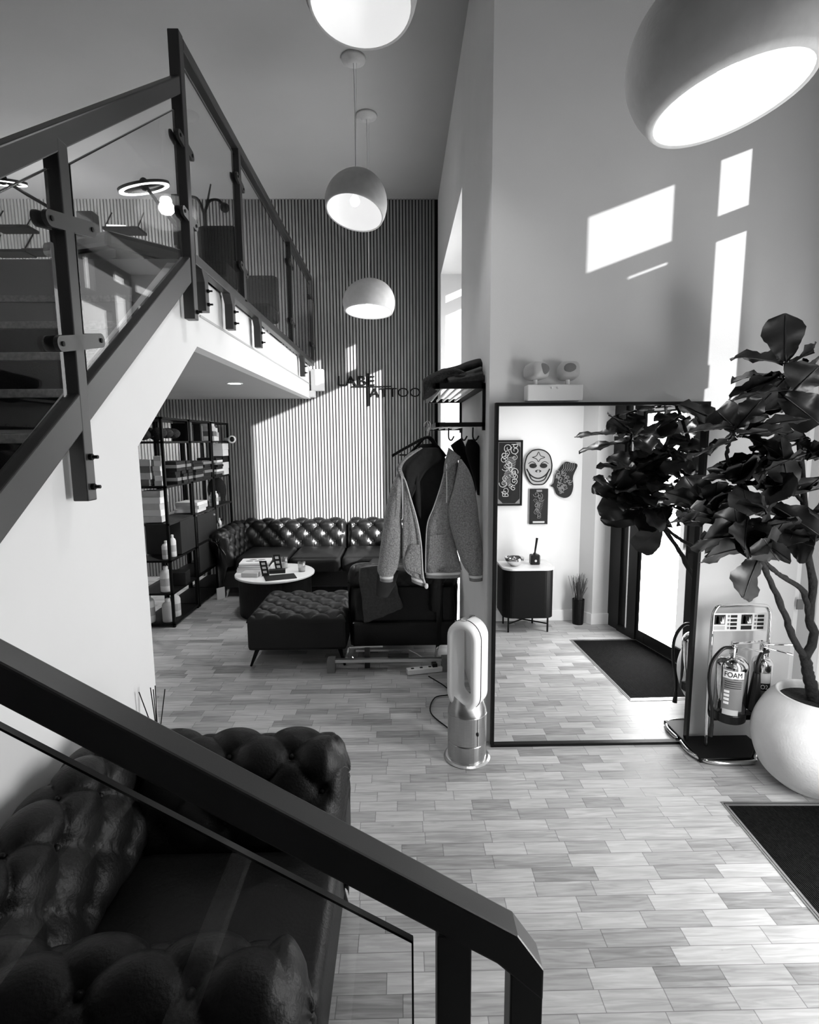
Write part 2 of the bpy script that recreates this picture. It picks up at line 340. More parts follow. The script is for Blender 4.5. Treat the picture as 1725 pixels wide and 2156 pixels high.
# staircase
st = thing('staircase', (-2, 1.1, 0), 'dark carpeted staircase with pale nosings climbing to the mezzanine', 'staircase')
for k in range(10):
    y1 = NY0 - G * k; z1 = NZ0 - R_ * k
    if k: MB().box(-2.78, XF - .085, y1 + .0, y1 + .02, z1 - .19, z1 - .03).box(-2.78, XF - .085, y1, y1 + G + .02, z1 - .03, z1 - .004).build('step', M['carpet'], st)
    n = MB().box(-2.78, XF - .085, y1 - .022, y1 + .035, z1 - .034, z1 + .002).build('nosing', M['nosing'], st, bev=.003)
    if k == 0: n['label'] = 'top nosing at the mezzanine edge'
MB().box(-2.78, -1.05, -.25, .84, .83, 1.02).build('landing', M['carpet'], st)
for i in range(4):
    MB().box(.15 - .3 * i - .3, .15 - .3 * i, -.25, .68, .204 * i, .204 * (i + 1)).build('step', M['carpet'], st)
    MB().box(.15 - .3 * i - .03, .15 - .3 * i + .02, -.25, .68, .204 * (i + 1) - .034, .204 * (i + 1) + .002).build('nosing', M['nosing'], st)

# ------------------------------------------------------------------ balustrades
XP = -1.07
def bal_post(root, y, z0, z1, w=.05):
    return MB().box(XP - w / 2, XP + w / 2, y - w / 2, y + w / 2, z0, z1).build('post', M['steel'], root, bev=.004)
def bolts(po, y, zz):
    for z in zz:
        b = MB().lathe([(.011, 0), (.011, .012), (.006, .013), (.006, .03)], (XP + .025, y, z), 8, Matrix.Rotation(PI / 2, 3, 'Y')); b.build('bolt', M['black'], po)
def clamp(po, y, z, hl, sl, xo=.004):
    d = Vector((0, 1, sl)).normalized(); nrm = Vector((0, -d.z, d.y)); r = .024; mb = MB(); pts = []
    for k in range(13): a = -PI / 2 + PI * k / 12; pts.append(d * (hl - r + r * math.cos(a)) + nrm * r * math.sin(a))
    for k in range(13): a = PI / 2 + PI * k / 12; pts.append(-d * (hl - r) + d * r * math.cos(a) + nrm * r * math.sin(a))
    c = Vector((XP + .012, y, z)); mb.prism([c + p for p in pts], (.014, 0, 0))
    mb.prism([c + p - Vector((.028, 0, 0)) for p in pts], (-.006, 0, 0))
    cl = mb.build('clamp', M['steel'], po)
    for s_ in (-1, 1): MB().lathe([(.008, 0), (.008, .004), (.001, .005)], c + d * s_ * (hl - .026) + Vector((.014, 0, 0)), 10, Matrix.Rotation(PI / 2, 3, 'Y')).build('screw', M['black'], cl)
ub = thing('balustrade', (XP, 2.9, 2.6), 'upper grey steel balustrade with glass panels along stair and mezzanine', 'balustrade')
SL = .757
ph = lambda Y: 2.553 + .738 * (Y - 1.584)          # top of stair handrail
pb = lambda Y: 1.652 + .722 * (Y - 1.452)          # top of the sloping bottom rail
def slope_bar(y0, y1, fn, h, w=.05): return MB().prism([(XP - w / 2, y0, fn(y0)), (XP - w / 2, y1, fn(y1)), (XP - w / 2, y1, fn(y1) - h), (XP - w / 2, y0, fn(y0) - h)], (w, 0, 0))
slope_bar(.92, 2.86, ph, .082).build('handrail', M['steel'], ub, bev=.005)
slope_bar(.92, 2.86, pb, .125).build('bottom_rail', M['steel'], ub, bev=.005)
MB().box(XP - .025, XP + .025, 2.93, 6.80, 3.65, 3.705).build('handrail', M['steel'], ub, bev=.005)
MB().box(XP - .025, XP + .025, 2.93, 6.80, 2.655, 2.71).build('bottom_rail', M['steel'], ub, bev=.005)
p = bal_post(ub, 1.83, 1.553, 2.68, .052); bolts(p, 1.83, (1.60, 1.70)); clamp(p, 1.85, 2.443, .14, .22); clamp(p, 1.85, 2.077, .14, .22)
p = bal_post(ub, 1.05, 1.0, 2.1)
p = bal_post(ub, 2.895, 2.37, 3.706, .055); bolts(p, 2.9, (2.41,)); clamp(p, 2.895, 3.2, .10, -.15); clamp(p, 2.895, 2.86, .10, -.1)
for y in (3.85, 5.52, 6.80):
    p = bal_post(ub, y, 2.69, 3.66); clamp(p, y, 3.45, .09, -.2); clamp(p, y, 2.9, .09, -.2)
for y in (3.08, 3.56, 4.235, 6.1):
    lg = MB().prism([(XP - .025, y - .07, 2.66), (XP - .025, y + .025, 2.66), (XP - .025, y + .025, 2.45), (XP - .025, y - .03, 2.45), (XP - .025, y - .03, 2.60)], (.05, 0, 0)).build('bracket_leg', M['steel'], ub, bev=.002)
    for z in (2.49, 2.56): MB().lathe([(.010, 0), (.010, .01), (.005, .011), (.005, .028)], (XP + .025, y, z), 8, Matrix.Rotation(PI / 2, 3, 'Y')).build('bolt', M['black'], lg)
def gpanel(root, pts, t=.010):
    g = MB().prism([Vector((XP - t / 2, y, z)) for y, z in pts], (t, 0, 0)).build('glass_panel', M['glass'], root)
    q = [Vector((XP, y, z)) for y, z in pts]
    for i in (2, 3): MB().bar(q[i], q[(i + 1) % 4], .0085, .004, (0, .3, 1)).build('glass_edge', M['glassedge'], g)
    return g
gpanel(ub, [(1.90, pb(1.9) + .012), (2.83, pb(2.83) + .012), (2.83, 3.33), (1.90, 2.645)])
gpanel(ub, [(1.10, pb(1.1) + .012), (1.785, pb(1.785) + .012), (1.785, 2.58), (1.10, 2.08)])
for a, b in ((2.96, 3.80), (3.90, 5.47), (5.57, 6.74)): gpanel(ub, [(a, 2.73), (b, 2.73), (b, 3.60), (a, 3.60)])
# lower balustrade in the foreground
lb = thing('balustrade', (.1, .72, 0), 'nearest thick steel handrail and glass, running down past the chesterfield armchair', 'balustrade')
YR = .72; lt = lambda X: 1.108 - .612 * X            # top edge of the sloping rail
MB().prism([(-1.25, YR - .003, lt(-1.25)), (.172, YR - .003, lt(.172)), (.213, YR - .003, lt(.213) - .035), (.213, YR - .003, lt(.213) - .09), (.14, YR - .003, lt(.14) - .066), (-1.25, YR - .003, lt(-1.25) - .066)], (0, .048, 0)).build('handrail', M['steel'], lb, bev=.004)
for a, b in ((.049, .102), (.162, .213)):
    MB().box(a, b, YR, YR + .045, 0, lt((a + b) / 2) - .06).build('post', M['steel'], lb, bev=.003)
MB().box(-1.10, -1.05, YR, YR + .045, 1.0, lt(-1.075) - .05).build('post', M['steel'], lb, bev=.003)
YG = YR + .02
MB().prism([(-1.0, YG, lt(-1.0) - .125), (.012, YG, lt(.012) - .125), (.012, YG, .12), (-1.0, YG, .9)], (0, .010, 0)).build('glass_panel', M['glass'], lb)
gl_ = [o for o in lb.children if o.name.startswith('glass_panel')][0]
MB().bar((-1.0, YG + .005, lt(-1.0) - .127), (.012, YG + .005, lt(.012) - .127), .0105, .004).build('glass_edge', M['glassedge'], gl_); MB().bar((.012, YG + .005, lt(.012) - .127), (.012, YG + .005, .12), .0105, .003, (1, 0, 0)).build('glass_edge', M['glassedge'], gl_)
MB().prism([(-1.03, YR + .005, .88), (.05, YR + .005, .08), (.05, YR + .005, .03), (-1.03, YR + .005, .83)], (0, .04, 0)).build('bottom_rail', M['steel'], lb)
# ------------------------------------------------------------------ pendant lamps
def lamp(c, r, n, label, drop, e, ht=.9, cut=.60, top=None, bulb_off=.25):
    c = Vector(c); n = Vector(n).normalized()
    top = top if top is not None else c.x
    root = thing('pendant_lamp', (c.x, c.y, c.z - r * ht), label, 'lamp', 'pebble shaped pendant lamps')
    q = Vector((0, 0, -1)).rotation_difference(n).to_matrix() @ Matrix.Diagonal((1, 1, -1))   # local +z -> opening
    th0 = math.acos(cut)
    def sq(v): return Vector((v.x, v.y, v.z * ht * (1.0 + .06 * v.x / r)))
    def shell(rad, thb):
        prof = []
        for i in range(25):
            th = PI - (PI - thb) * i / 24; prof.append((rad * math.sin(th) if i else 1e-4, rad * math.cos(th)))
        return prof
    mb = MB(); mb.lathe(shell(r, th0) + [(r * .955 * math.sin(th0), r * .985 * math.cos(th0) - .002)], (0, 0, 0), 48, q); mb.f = [f for f in mb.f if len(f) == 4]
    mb.v = [tuple(c + sq(Vector(v))) for v in mb.v]; mb.build('lamp_shade', M['shade'], root, smooth=True)
    mb = MB(); mb.lathe(shell(r * .955, th0 + .01) + [(r * .955 * math.sin(th0), r * .985 * math.cos(th0) - .002)], (0, 0, 0), 48, q); mb.f = [f for f in mb.f if len(f) == 4]
    mb.v = [tuple(c + sq(Vector(v))) for v in mb.v]; mb.build('shade_lining', M['shadein'], root, smooth=True)
    bc = c + Vector((n.x * bulb_off * r, n.y * bulb_off * r, .02 * r)); MB().sphere(bc, .038, 10).build('bulb', M['bulb'], root, smooth=True)
    MB().lathe([(.02, 0), (.02, .05), (.03, .055), (.03, .07), (.001, .075)], bc + Vector((0, 0, .03)), 16).build('bulb_holder', M['whiteplastic'], root, smooth=False)
    tp = Vector((top, c.y, ZC)); t0 = c + Vector((0, 0, r * ht - .004))
    MB().tube([bc + Vector((0, 0, .1)), t0, t0.lerp(tp, .5) + Vector((.004, 0, 0)), tp - Vector((0, 0, .03))], .0028, 6).build('cable', M['shade'], root)
    MB().tube([t0, tp + Vector((.022, 0, -.03))], .001, 5).build('suspension_wire', M['lightgrey'], root)
    MB().lathe([(.095, -.002), (.09, -.018), (.055, -.022), (.05, -.034), (.001, -.036)], tp, 32).build('ceiling_rose', M['shade'], root, smooth=True)
    l = bpy.data.lights.new('lamp_light', 'SPOT'); l.energy = e; l.spot_size = 2.0; l.spot_blend = .5; l.shadow_soft_size = .05; lo = bpy.data.objects.new('lamp_light', l); C.objects.link(lo); lo.location = bc + n * .06; lo.rotation_euler = n.to_track_quat('-Z', 'Y').to_euler()
lamp(P(777, 637, Y=5.22), .243, (0, -.10, -1), 'pebble shaped pendant lamp hanging lowest, over the coffee table', 0, 8, .86, .42, P(772, 243, Z=ZC).x)
lamp(P(750, 427, Y=4.5), .243, (-.14, -.26, -1), 'pebble shaped pendant lamp above and in front of the lowest one, tilted opening', 0, 8, .98, .38)
lamp(P(760, -32, Y=2.62), .250, (0, -.15, -1), 'pebble shaped pendant lamp cut off by the top edge, seen from straight below', 0, 16, .9, .42)
lamp(P(1517, 122, Y=1.62), .245, (.24, -.04, -1), 'nearest pebble shaped pendant lamp, large at the top right', 0, 22, .92, .54)

# ------------------------------------------------------------------ wall sign
sg = thing('wall_sign', (-.33, YB - .02, 2.15), 'black lettering LABEL TATTOO with long crossing strokes on the slatted wall', 'sign')
def text(s, h, loc, m, parent, rot, name='lettering', depth=.01, wscale=1.0, align='LEFT'):
    cu = bpy.data.curves.new('txt', 'FONT'); cu.body = s; cu.size = 1.0; cu.extrude = depth / h / 2 * .72; cu.align_x = align
    o = bpy.data.objects.new('txt', cu); C.objects.link(o); dg = bpy.context.evaluated_depsgraph_get(); me = bpy.data.meshes.new_from_object(o.evaluated_get(dg))
    bpy.data.objects.remove(o)
    mb = MB(); k = h / .72; R = Matrix(rot)
    mb.add([Vector(loc) + R @ Vector((v.co.x * k * wscale, v.co.y * k, v.co.z * k)) for v in me.vertices], [tuple(p.vertices) for p in me.polygons])
    bpy.data.meshes.remove(me); return mb.build(name, m, parent)
FR = ((1, 0, 0), (0, 0, -1), (0, 1, 0))          # text standing upright, facing -Y
yS = YB - .012
text('LABE', .125, (-.79, yS, 2.425), M['black'], sg, FR, wscale=1.25)
text('ATTOO', .115, (-.375, yS, 2.285), M['black'], sg, FR, wscale=1.14)
MB().box(-.405, -.385, yS - .005, yS + .012, 2.175, 2.575).build('long_stroke', M['black'], sg)
MB().box(-.60, -.10, yS - .005, yS + .012, 2.408, 2.420).build('long_stroke', M['black'], sg)

# white alarm box at the end of the mezzanine edge
ab = thing('alarm_box', (-1.02, YB, 2.3), 'white box fixed to the slats at the end of the mezzanine edge', 'electrical box')
MB().box(-1.10, -.94, YB - .09, YB - .002, 2.36, 2.62).build('housing', M['whiteplastic'], ab, bev=.008)
MB().box(-1.14, -1.05, YB - .12, YB - .01, 2.28, 2.36).build('lamp_cover', M['whiteplastic'], ab, bev=.008)
def downlight(pd, label, e):
    dl = thing('downlight', tuple(pd), label, 'ceiling light')
    MB().lathe([(.075, 0), (.07, -.006), (.055, -.004), (.055, 0)], pd, 32, None, False).build('trim_ring', M['whiteplastic'], dl, smooth=True)
    MB().lathe([(.055, -.0035), (.0001, -.0035)], pd, 32).build('lens', M['led'], dl)
    l = bpy.data.lights.new('lamp_light', 'SPOT'); l.energy = e; l.spot_size = 2.6; l.spot_blend = .6; l.shadow_soft_size = .05; lo = bpy.data.objects.new('lamp_light', l); C.objects.link(lo); lo.location = pd - Vector((0, 0, .02))
downlight(P(494, 807, Z=2.27), 'round recessed downlight in the soffit under the mezzanine, nearest the stair', 22)
downlight(Vector((-2.75, 6.35, 2.27)), 'added unseen downlight in the soffit, brightening the slats behind the shelving', 45)  # no fitting in view here; added to lift the slats behind the shelves
downlight(Vector((-3.7, 6.35, 2.27)), 'added unseen downlight furthest left in the soffit, brightening the slats', 35)  # another added fitting out of view, for more light on the slats

# ------------------------------------------------------------------ tufted upholstery
def tuft(a, b, A=.03):       # a,b lattice coordinates: buttons where both are integers, creases along the diamonds
    u, v = a + b, a - b
    return u, v
def puff(u, v, A):
    p = u; q = v
    s = abs(math.sin(PI * p)); t = abs(math.sin(PI * q))
    h = (s ** .42) * (t ** .42)
    d = math.hypot(min(p % 1, 1 - p % 1), min(q % 1, 1 - q % 1))
    return A * (h * .85 + .15 * min(1, d * 2.2) - .9 * math.exp(-(d / .16) ** 2) * .5)
def roll_arm(mb, o, du, dn, L_, prof, A, pu, pv, nu, nvs, ends=(True, True), tv=(0, 1), btn=None, scroll=None):
    """o origin, du direction of the length, dn outward (away from the seat) direction; prof list of (outward, height)"""
    o = Vector(o); du = Vector(du).normalized(); dn = Vector(dn).normalized(); Z = Vector((0, 0, 1))
    nu = int(nu * 1.8); nvs = int(nvs * 1.9)
    pts = rs([(p[0], p[1], 0) for p in prof], nvs); cum = [0]
    for i in range(1, len(pts)): cum.append(cum[-1] + (pts[i] - pts[i - 1]).length)
    tot = cum[-1]; nor = []
    for i in range(len(pts)):
        t = (pts[min(i + 1, len(pts) - 1)] - pts[max(i - 1, 0)]).normalized(); nor.append(Vector((-t.y, t.x, 0)))
    nj = len(pts)
    grid = []
    for i in range(nu + 1):
        s = i / nu * L_; rowp = []
        for j in range(nj):
            f = cum[j] / tot; w = smoothstep(tv[0] - .001, tv[0] + .06, f) * (1 - smoothstep(tv[1] - .08, tv[1] + .001, f))
            e = min(s, L_ - s); we = smoothstep(0, .06, e) if any(ends) else 1
            h = puff(s / pu + cum[j] / pv, s / pu - cum[j] / pv, A) * w * (.35 + .65 * we) - (1 - we) * A * .3
            if (ends[0] and s < .06) or (ends[1] and L_ - s < .06): h -= .048 * (1 - math.sqrt(max(0, 1 - (1 - e / .06) ** 2)))
            p2 = pts[j] + nor[j] * h
            rowp.append(o + du * s + dn * p2.x + Z * p2.y)
        grid.append(rowp)
    vs = [p for r in grid for p in r]
    mb.add(vs, [(i * nj + j, (i + 1) * nj + j, (i + 1) * nj + j + 1, i * nj + j + 1) for i in range(nu) for j in range(nj - 1)])
    for side, gi in ((0, 0), (1, nu)):
        if not ends[side]: continue
        sd = -du if side == 0 else du; ring = grid[gi]
        cc = scroll or (sum(p[0] for p in prof) / len(prof), sum(p[1] for p in prof) / len(prof))
        c0 = o + du * (0 if side == 0 else L_) + dn * cc[0] + Z * cc[1]
        K = 8; vv = []; n = len(ring)
        for k in range(K + 1):
            f = 1 - k / K; 
            for idx, p in enumerate(ring):
                d = p - c0; ang = math.atan2(d.dot(Z), d.dot(dn))
                bul = .014 * (1 - f ** 2) - .028 * math.exp(-((f) / .16) ** 2) + .006 * math.cos(11 * ang) * f * (1 - f) * 4 * math.exp(-f * 1.2)
                vv.append(c0 + d * f + sd * bul)
        mb.add(vv, [(k * n + i, k * n + i + 1, (k + 1) * n + i + 1, (k + 1) * n + i) for k in range(K) for i in range(n - 1)] + [(k * n + n - 1, k * n, (k + 1) * n, (k + 1) * n + n - 1) for k in range(K)])
        mb.sphere(c0 + sd * -.004, .012, 6)
    # buttons
    if btn is not None:
        for a in range(-40, 60):
            for b in range(-40, 60):
                s = (a + b) * pu / 2; c = (a - b) * pv / 2
                if .02 < s < L_ - .02 and tv[0] * tot + .02 < c < tv[1] * tot - .02:
                    j = min(range(nj), key=lambda q: abs(cum[q] - c)); q2 = pts[j] + nor[j] * (-A * .25)
                    mb.sphere(o + du * s + dn * q2.x + Z * q2.y, .010, 5)
def arm_prof(hb, ht, r, lean=.06, out=.02, bottom=.12):
    cx_, cz_ = lean + r, ht - r; pr = [(0, hb), (lean * .30, hb + (cz_ - hb) * .5)]
    for k in range(0, 9): a = PI - k * PI * 1.22 / 8; pr.append((cx_ + r * math.cos(a), cz_ + r * math.sin(a)))
    pr += [(lean + r * 1.35, cz_ - r * 1.05), (lean + r * 1.35 + out, (cz_ - r) * .5 + bottom * .5), (lean + r * 1.35 + out, bottom)]
    return pr
def cushion(mb, x0, x1, y0, y1, z0, z1, r=.04, n=14, crown=.02):
    def fn(u, v, sgn=1):
        return None
    def sup(t): return t
    vs = []; m_ = n
    def pt(i, j, k):  # superellipsoid-like rounded box shell
        return None
    # top + sides as a rounded cap
    K = 5
    rings = []
    for k in range(K + 1):
        a = PI / 2 * k / K; ins = r * (1 - math.cos(a)); z = z1 - r + r * math.sin(a)
        rings.append((ins, z))
    rings = [(0, z0)] + rings
    cx_, cy_ = (x0 + x1) / 2, (y0 + y1) / 2
    allv = []
    nseg = 4 * m_
    def per(ins):
        out = []
        hx, hy = (x1 - x0) / 2 - ins, (y1 - y0) / 2 - ins; rr = max(r * 1.2 - ins, .004)
        for q in range(nseg):
            t = q / nseg * 4; sd = int(t); f = t - sd
            # square perimeter point
            if sd == 0: x, y = -hx + 2 * hx * f, -hy
            elif sd == 1: x, y = hx, -hy + 2 * hy * f
            elif sd == 2: x, y = hx - 2 * hx * f, hy
            else: x, y = -hx, hy - 2 * hy * f
            # round corners
            ax, ay = hx - rr, hy - rr
            if abs(x) > ax and abs(y) > ay:
                dx, dy = abs(x) - ax, abs(y) - ay; d = math.hypot(dx, dy)
                dx, dy = dx / d * rr, dy / d * rr; x, y = math.copysign(ax + dx, x), math.copysign(ay + dy, y)
            out.append((x, y))
        return out
    for ins, z in rings:
        for x, y in per(ins): allv.append((cx_ + x, cy_ + y, z))
    fs = [(k * nseg + i, k * nseg + (i + 1) % nseg, (k + 1) * nseg + (i + 1) % nseg, (k + 1) * nseg + i) for k in range(len(rings) - 1) for i in range(nseg)]
    last = len(rings) - 1; C_ = 5
    for c in range(1, C_ + 1):
        f = 1 - c / C_
        for x, y in per(r):
            allv.append((cx_ + x * max(f, .001), cy_ + y * max(f, .001), z1 + crown * (1 - f * f)))
        fs += [((last + c - 1) * nseg + i, (last + c - 1) * nseg + (i + 1) % nseg, (last + c) * nseg + (i + 1) % nseg, (last + c) * nseg + i) for i in range(nseg)]
    mb.add(allv, fs)
def tapered_leg(x, y, z, dx, dy, parent, m='black'):
    MB().tube([(x, y, z), (x + dx, y + dy, 0)], [.02, .009], 10).build('leg', M[m], parent, smooth=True)

# foreground armchair
ac = thing('armchair', (-.65, 1.35, 0), 'dark leather button-tufted chesterfield armchair against the white stair wall, nearest the camera', 'armchair')
pr = arm_prof(.40, .72, .095, .05)
mb = MB(); roll_arm(mb, (-.90, 1.60, 0), (1, 0, 0), (0, 1, 0), .70, pr, .034, .21, .21, 56, 44, (False, True), (0, .66), 1, (.145, .60)); mb.build('armrest', M['leather3'], ac, smooth=True)
mb = MB(); roll_arm(mb, (-.20, 1.08, 0), (-1, 0, 0), (0, -1, 0), .70, pr, .034, .21, .21, 56, 44, (True, False), (0, .66), 1, (.145, .60)); mb.build('armrest', M['leather3'], ac, smooth=True)
mb = MB(); roll_arm(mb, (-.85, .78, 0), (0, 1, 0), (-1, 0, 0), 1.00, arm_prof(.40, .76, .075, .06, .0), .034, .21, .20, 80, 44, (False, True), (0, .62), 1); mb.build('backrest', M['leather3'], ac, smooth=True)
mb = MB(); cushion(mb, -.87, -.205, 1.09, 1.60, .30, .44, .045, 14, .025); mb.build('seat_cushion', M['leather3'], ac, smooth=True)
MB().box(-1.09, -.215, .84, 1.84, .12, .31).build('base', M['leather3'], ac, bev=.02)
for x_, y_ in ((-.25, .90), (-.25, 1.80), (-1.05, .90), (-1.05, 1.80)): tapered_leg(x_, y_, .13, .03 if x_ > -.6 else -.01, .03 if y_ > 1.3 else -.03, ac)
# reed diffuser on a small table between armchair and wall corner
tb = thing('side_table', (-1.035, 2.14, 0), 'small round side table behind the armchair', 'side table')
MB().lathe([(.068, .43), (.072, .435), (.072, .45), (.068, .455)], (-1.035, 2.14, 0), 28).build('table_top', M['black'], tb)
MB().lathe([(.012, .02), (.012, .43)], (-1.035, 2.14, 0), 12).lathe([(.068, 0), (.068, .015), (.02, .025)], (-1.035, 2.14, 0), 24).build('pedestal', M['black'], tb)
rd = thing('reed_diffuser', (-1.035, 2.14, .456), 'reed diffuser with thin black sticks on the small table behind the armchair', 'diffuser')
MB().lathe([(.03, 0), (.035, .005), (.035, .05), (.015, .065), (.015, .08), (.010, .08), (.010, .06)], (-1.035, 2.14, .456), 20).build('bottle', M['blackplastic'], rd, smooth=True)
for x_, y_ in ((-.05, 0), (-.02, .02), (.0, -.01), (.03, .01), (-.008, .03)):
    MB().tube([(-1.035, 2.14, .48), (-1.035 + x_ * 1.3, 2.14 + y_, .73 - abs(x_) * .3)], .0022, 5).build('reed', M['black'], rd)

# sectional sofa along the back and right-hand walls
so_ = thing('sectional_sofa', (-1, 6, 0), 'black leather chesterfield sectional sofa along the slatted wall', 'sofa')
pb_ = arm_prof(.40, .76, .085, .06, .0)
mb = MB(); roll_arm(mb, (-1.98, 6.55, 0), (1, 0, 0), (0, 1, 0), 1.30, pb_, .034, .21, .21, 100, 40, (True, True), (0, .6), 1, (.14, .62)); mb.build('backrest', M['leather'], so_, smooth=True)
mb = MB(); roll_arm(mb, (-.67, 6.55, 0), (1, 0, 0), (0, 1, 0), 1.10, pb_, .034, .21, .21, 84, 40, (True, False), (0, .6), 1, (.14, .62)); mb.build('backrest', M['leather'], so_, smooth=True)
mb = MB(); roll_arm(mb, (-1.88, 5.88, 0), (0, 1, 0), (-1, 0, 0), .92, arm_prof(.36, .74, .10, .05, .0), .034, .19, .19, 70, 44, (True, False), (0, .75), 1, (.15, .62)); mb.build('armrest', M['leather'], so_, smooth=True)
for a, b in ((-1.86, -1.27), (-1.26, -.68), (-.67, -.12)):
    mb = MB(); cushion(mb, a, b, 5.86, 6.56, .30, .46, .06, 14, .02); mb.build('seat_cushion', M['leather2'], so_, smooth=True)
MB().box(-2.06, -.1, 5.90, 6.80, .11, .31).build('base', M['leather'], so_, bev=.02)
mb = MB(); cushion(mb, -.36, .28, 4.36, 5.85, .30, .46, .06, 14, .02); mb.build('seat_cushion', M['leather2'], so_, smooth=True)
MB().box(-.40, .44, 4.12, 5.88, .11, .31).build('base', M['leather'], so_, bev=.02)
mb = MB(); roll_arm(mb, (.22, 6.6, 0), (0, -1, 0), (1, 0, 0), 2.5, arm_prof(.40, .74, .06, .03, .0), .02, .21, .21, 120, 36, (False, True), (0, .6), None, (.1, .62)); mb.build('backrest', M['leather'], so_, smooth=True)
mb = MB(); roll_arm(mb, (.44, 4.36, 0), (-1, 0, 0), (0, -1, 0), .86, arm_prof(.36, .76, .10, .03, .03, .10), .012, .21, .21, 70, 44, (True, True), (0, .6), None, (.14, .62)); mb.build('armrest', M['leather'], so_, smooth=True)
for x_, y_ in ((-1.95, 5.95), (-1.1, 5.95), (-.34, 4.2), (.3, 4.2), (-1.95, 6.7)): tapered_leg(x_, y_, .12, -.03, -.03, so_, 'chrome')
# tufted ottoman
ot = thing('ottoman', (-.82, 4.35, 0), 'low dark button-tufted ottoman with splayed legs in front of the round table', 'ottoman')
mb = MB(); x0, x1, y0, y1 = -1.20, -.43, 4.0, 4.72
def otp(u, v):
    x_ = x0 + (x1 - x0) * u; y_ = y0 + (y1 - y0) * v; e = min(x_ - x0, x1 - x_, y_ - y0, y1 - y_)
    w = smoothstep(0, .06, e); s = (x_ - x0) / .19; c = (y_ - y0 - .09) / .19
    ed = (1 - math.sqrt(max(0, 1 - (1 - min(e / .035, 1)) ** 2))) * .035
    return (x_, y_, .395 - ed + puff(s + c, s - c, .034) * w)
mb.grid(otp, 180, 160); mb.build('seat', M['leather2'], ot, smooth=True)
mb = MB(); mb.box(x0, x1, y0, y1, .13, .385); mb.build('base', M['leather2'], ot, bev=.03)
for x_, y_, a, b in ((-1.13, 4.08, -.055, -.05), (-.5, 4.08, .05, -.05), (-1.13, 4.64, -.05, .05), (-.5, 4.64, .05, .05)): tapered_leg(x_, y_, .15, a, b, ot)

# round coffee table and things on it
tx, ty, tz = -1.30, 5.42, .41
tt = thing('coffee_table', (tx, ty, 0), 'round coffee table with white top on a black drum, in front of the sofa', 'table')
MB().lathe([(.385, tz - .025), (.40, tz - .018), (.40, tz - .004), (.396, tz)], (tx, ty, 0), 64).build('table_top', M['marble'], tt)
MB().lathe([(.36, 0), (.365, .01), (.365, tz - .03), (.36, tz - .026)], (tx, ty, 0), 64).build('drum', M['black'], tt)
def flat(name, c, sx, sy, sz, rz, m, label, cat, grp=None, bev=.001):
    o = MB().rot_box((c[0], c[1], c[2] + sz / 2), sx, sy, sz, rz).build(name, M[m], None, bev=bev); return tag(o, label, cat, grp)
bk = [(.035, 'cardb', 'bottom book of the stack at the left of the round table'), (.018, 'paper', 'thin pale book second from the bottom of the table stack'), (.025, 'dark', 'black book lying just under the top magazine'), (.022, 'paper', 'white magazine with drawn sunglasses on its cover, topmost on the table stack')]
z = tz
for i, (h, mm, lb_) in enumerate(bk):
    o = thing('magazine' if i == 3 else 'book', (tx - .22, ty + .12, z), lb_, 'magazine' if i == 3 else 'book')
    MB().rot_box((tx - .22, ty + .10, z + h / 2), .33 - .01 * i, .24, h, .05 * (i - 1)).build('cover', M[mm], o, bev=.001)
    MB().rot_box((tx - .218, ty + .097, z + h / 2), .325 - .01 * i, .238, h * .7, .05 * (i - 1)).build('pages', M['paper'], o)
    if i == 3:
        for k, (dx, dy) in enumerate(((-.06, -.02), (.03, -.02), (-.04, .05), (.05, .05))):
            MB().lathe([(.028, 0), (.028, .0008), (.001, .0008)], (tx - .22 + dx, ty + .10 + dy, z + h), 20, Matrix.Diagonal((1.4, .7, 1))).build('print', M['midgrey'], o)
    z += h
flat('box', (tx - .20, ty - .15, tz), .17, .13, .045, -.08, 'lightgrey', 'pale grey soft box in front of the book stack on the round table', 'box', bev=.006)
flat('folder', (tx + .10, ty - .22, tz), .30, .20, .006, .35, 'dark', 'dark open folder lying at the front of the round table', 'folder')
flat('card', (tx + .03, ty - .03, tz), .16, .08, .035, .2, 'dark', 'small dark box with cards lying at the centre of the round table', 'card box')
for i, (dx, dy, hh, lb_) in enumerate(((-.09, -.17, .15, 'dark printed leaflet standing folded nearest the front of the round table'), (.0, .03, .17, 'tall dark printed leaflet standing folded behind the nearer one on the round table'))):
    t = thing('leaflet', (tx + dx, ty + dy, tz), lb_, 'leaflet')
    for s_ in (-1, 1):
        a = Vector((math.cos(.9 * s_ - .5), math.sin(.9 * s_ - .5) * .5, 0)) * .075; c0 = Vector((tx + dx, ty + dy, tz)); tl_ = Vector((-.03, .02, hh))
        mb = MB(); mb.prism([c0 + a * 1.0 - a * 0, c0 + a + tl_, c0 + tl_, c0], (0, .002, 0)); pg = mb.build('panel', M['dark'], t)
        for k in range(3):
            q = c0 + a * .5 + tl_ * (.2 + .27 * k) - Vector((0, .001, 0)); MB().prism([q + a * .25, q + a * .25 + tl_ * .15, q - a * .25 + tl_ * .15, q - a * .25], (0, -.001, 0)).build('print', M['lightgrey'], pg)
def tumbler(x, y, z, r, h, label, fill):
    t = thing('drinking_glass', (x, y, z), label, 'glass')
    MB().lathe([(.0001, 0), (r * .9, 0), (r, h), (r - .003, h), (r * .9 - .003, .008), (.0001, .008)], (x, y, z), 28).build('glass', M['tumbler'], t, smooth=True)
    MB().lathe([(.0001, .009), (r * .86, .009), (r * .9, h * fill), (.0001, h * fill)], (x, y, z), 24).build('contents', M['pale_drink'], t, smooth=False)
M['tumbler'] = glass_mat('tumbler_glass', .9, .12); M['pale_drink'] = mat('pale_drink', .55, .2)
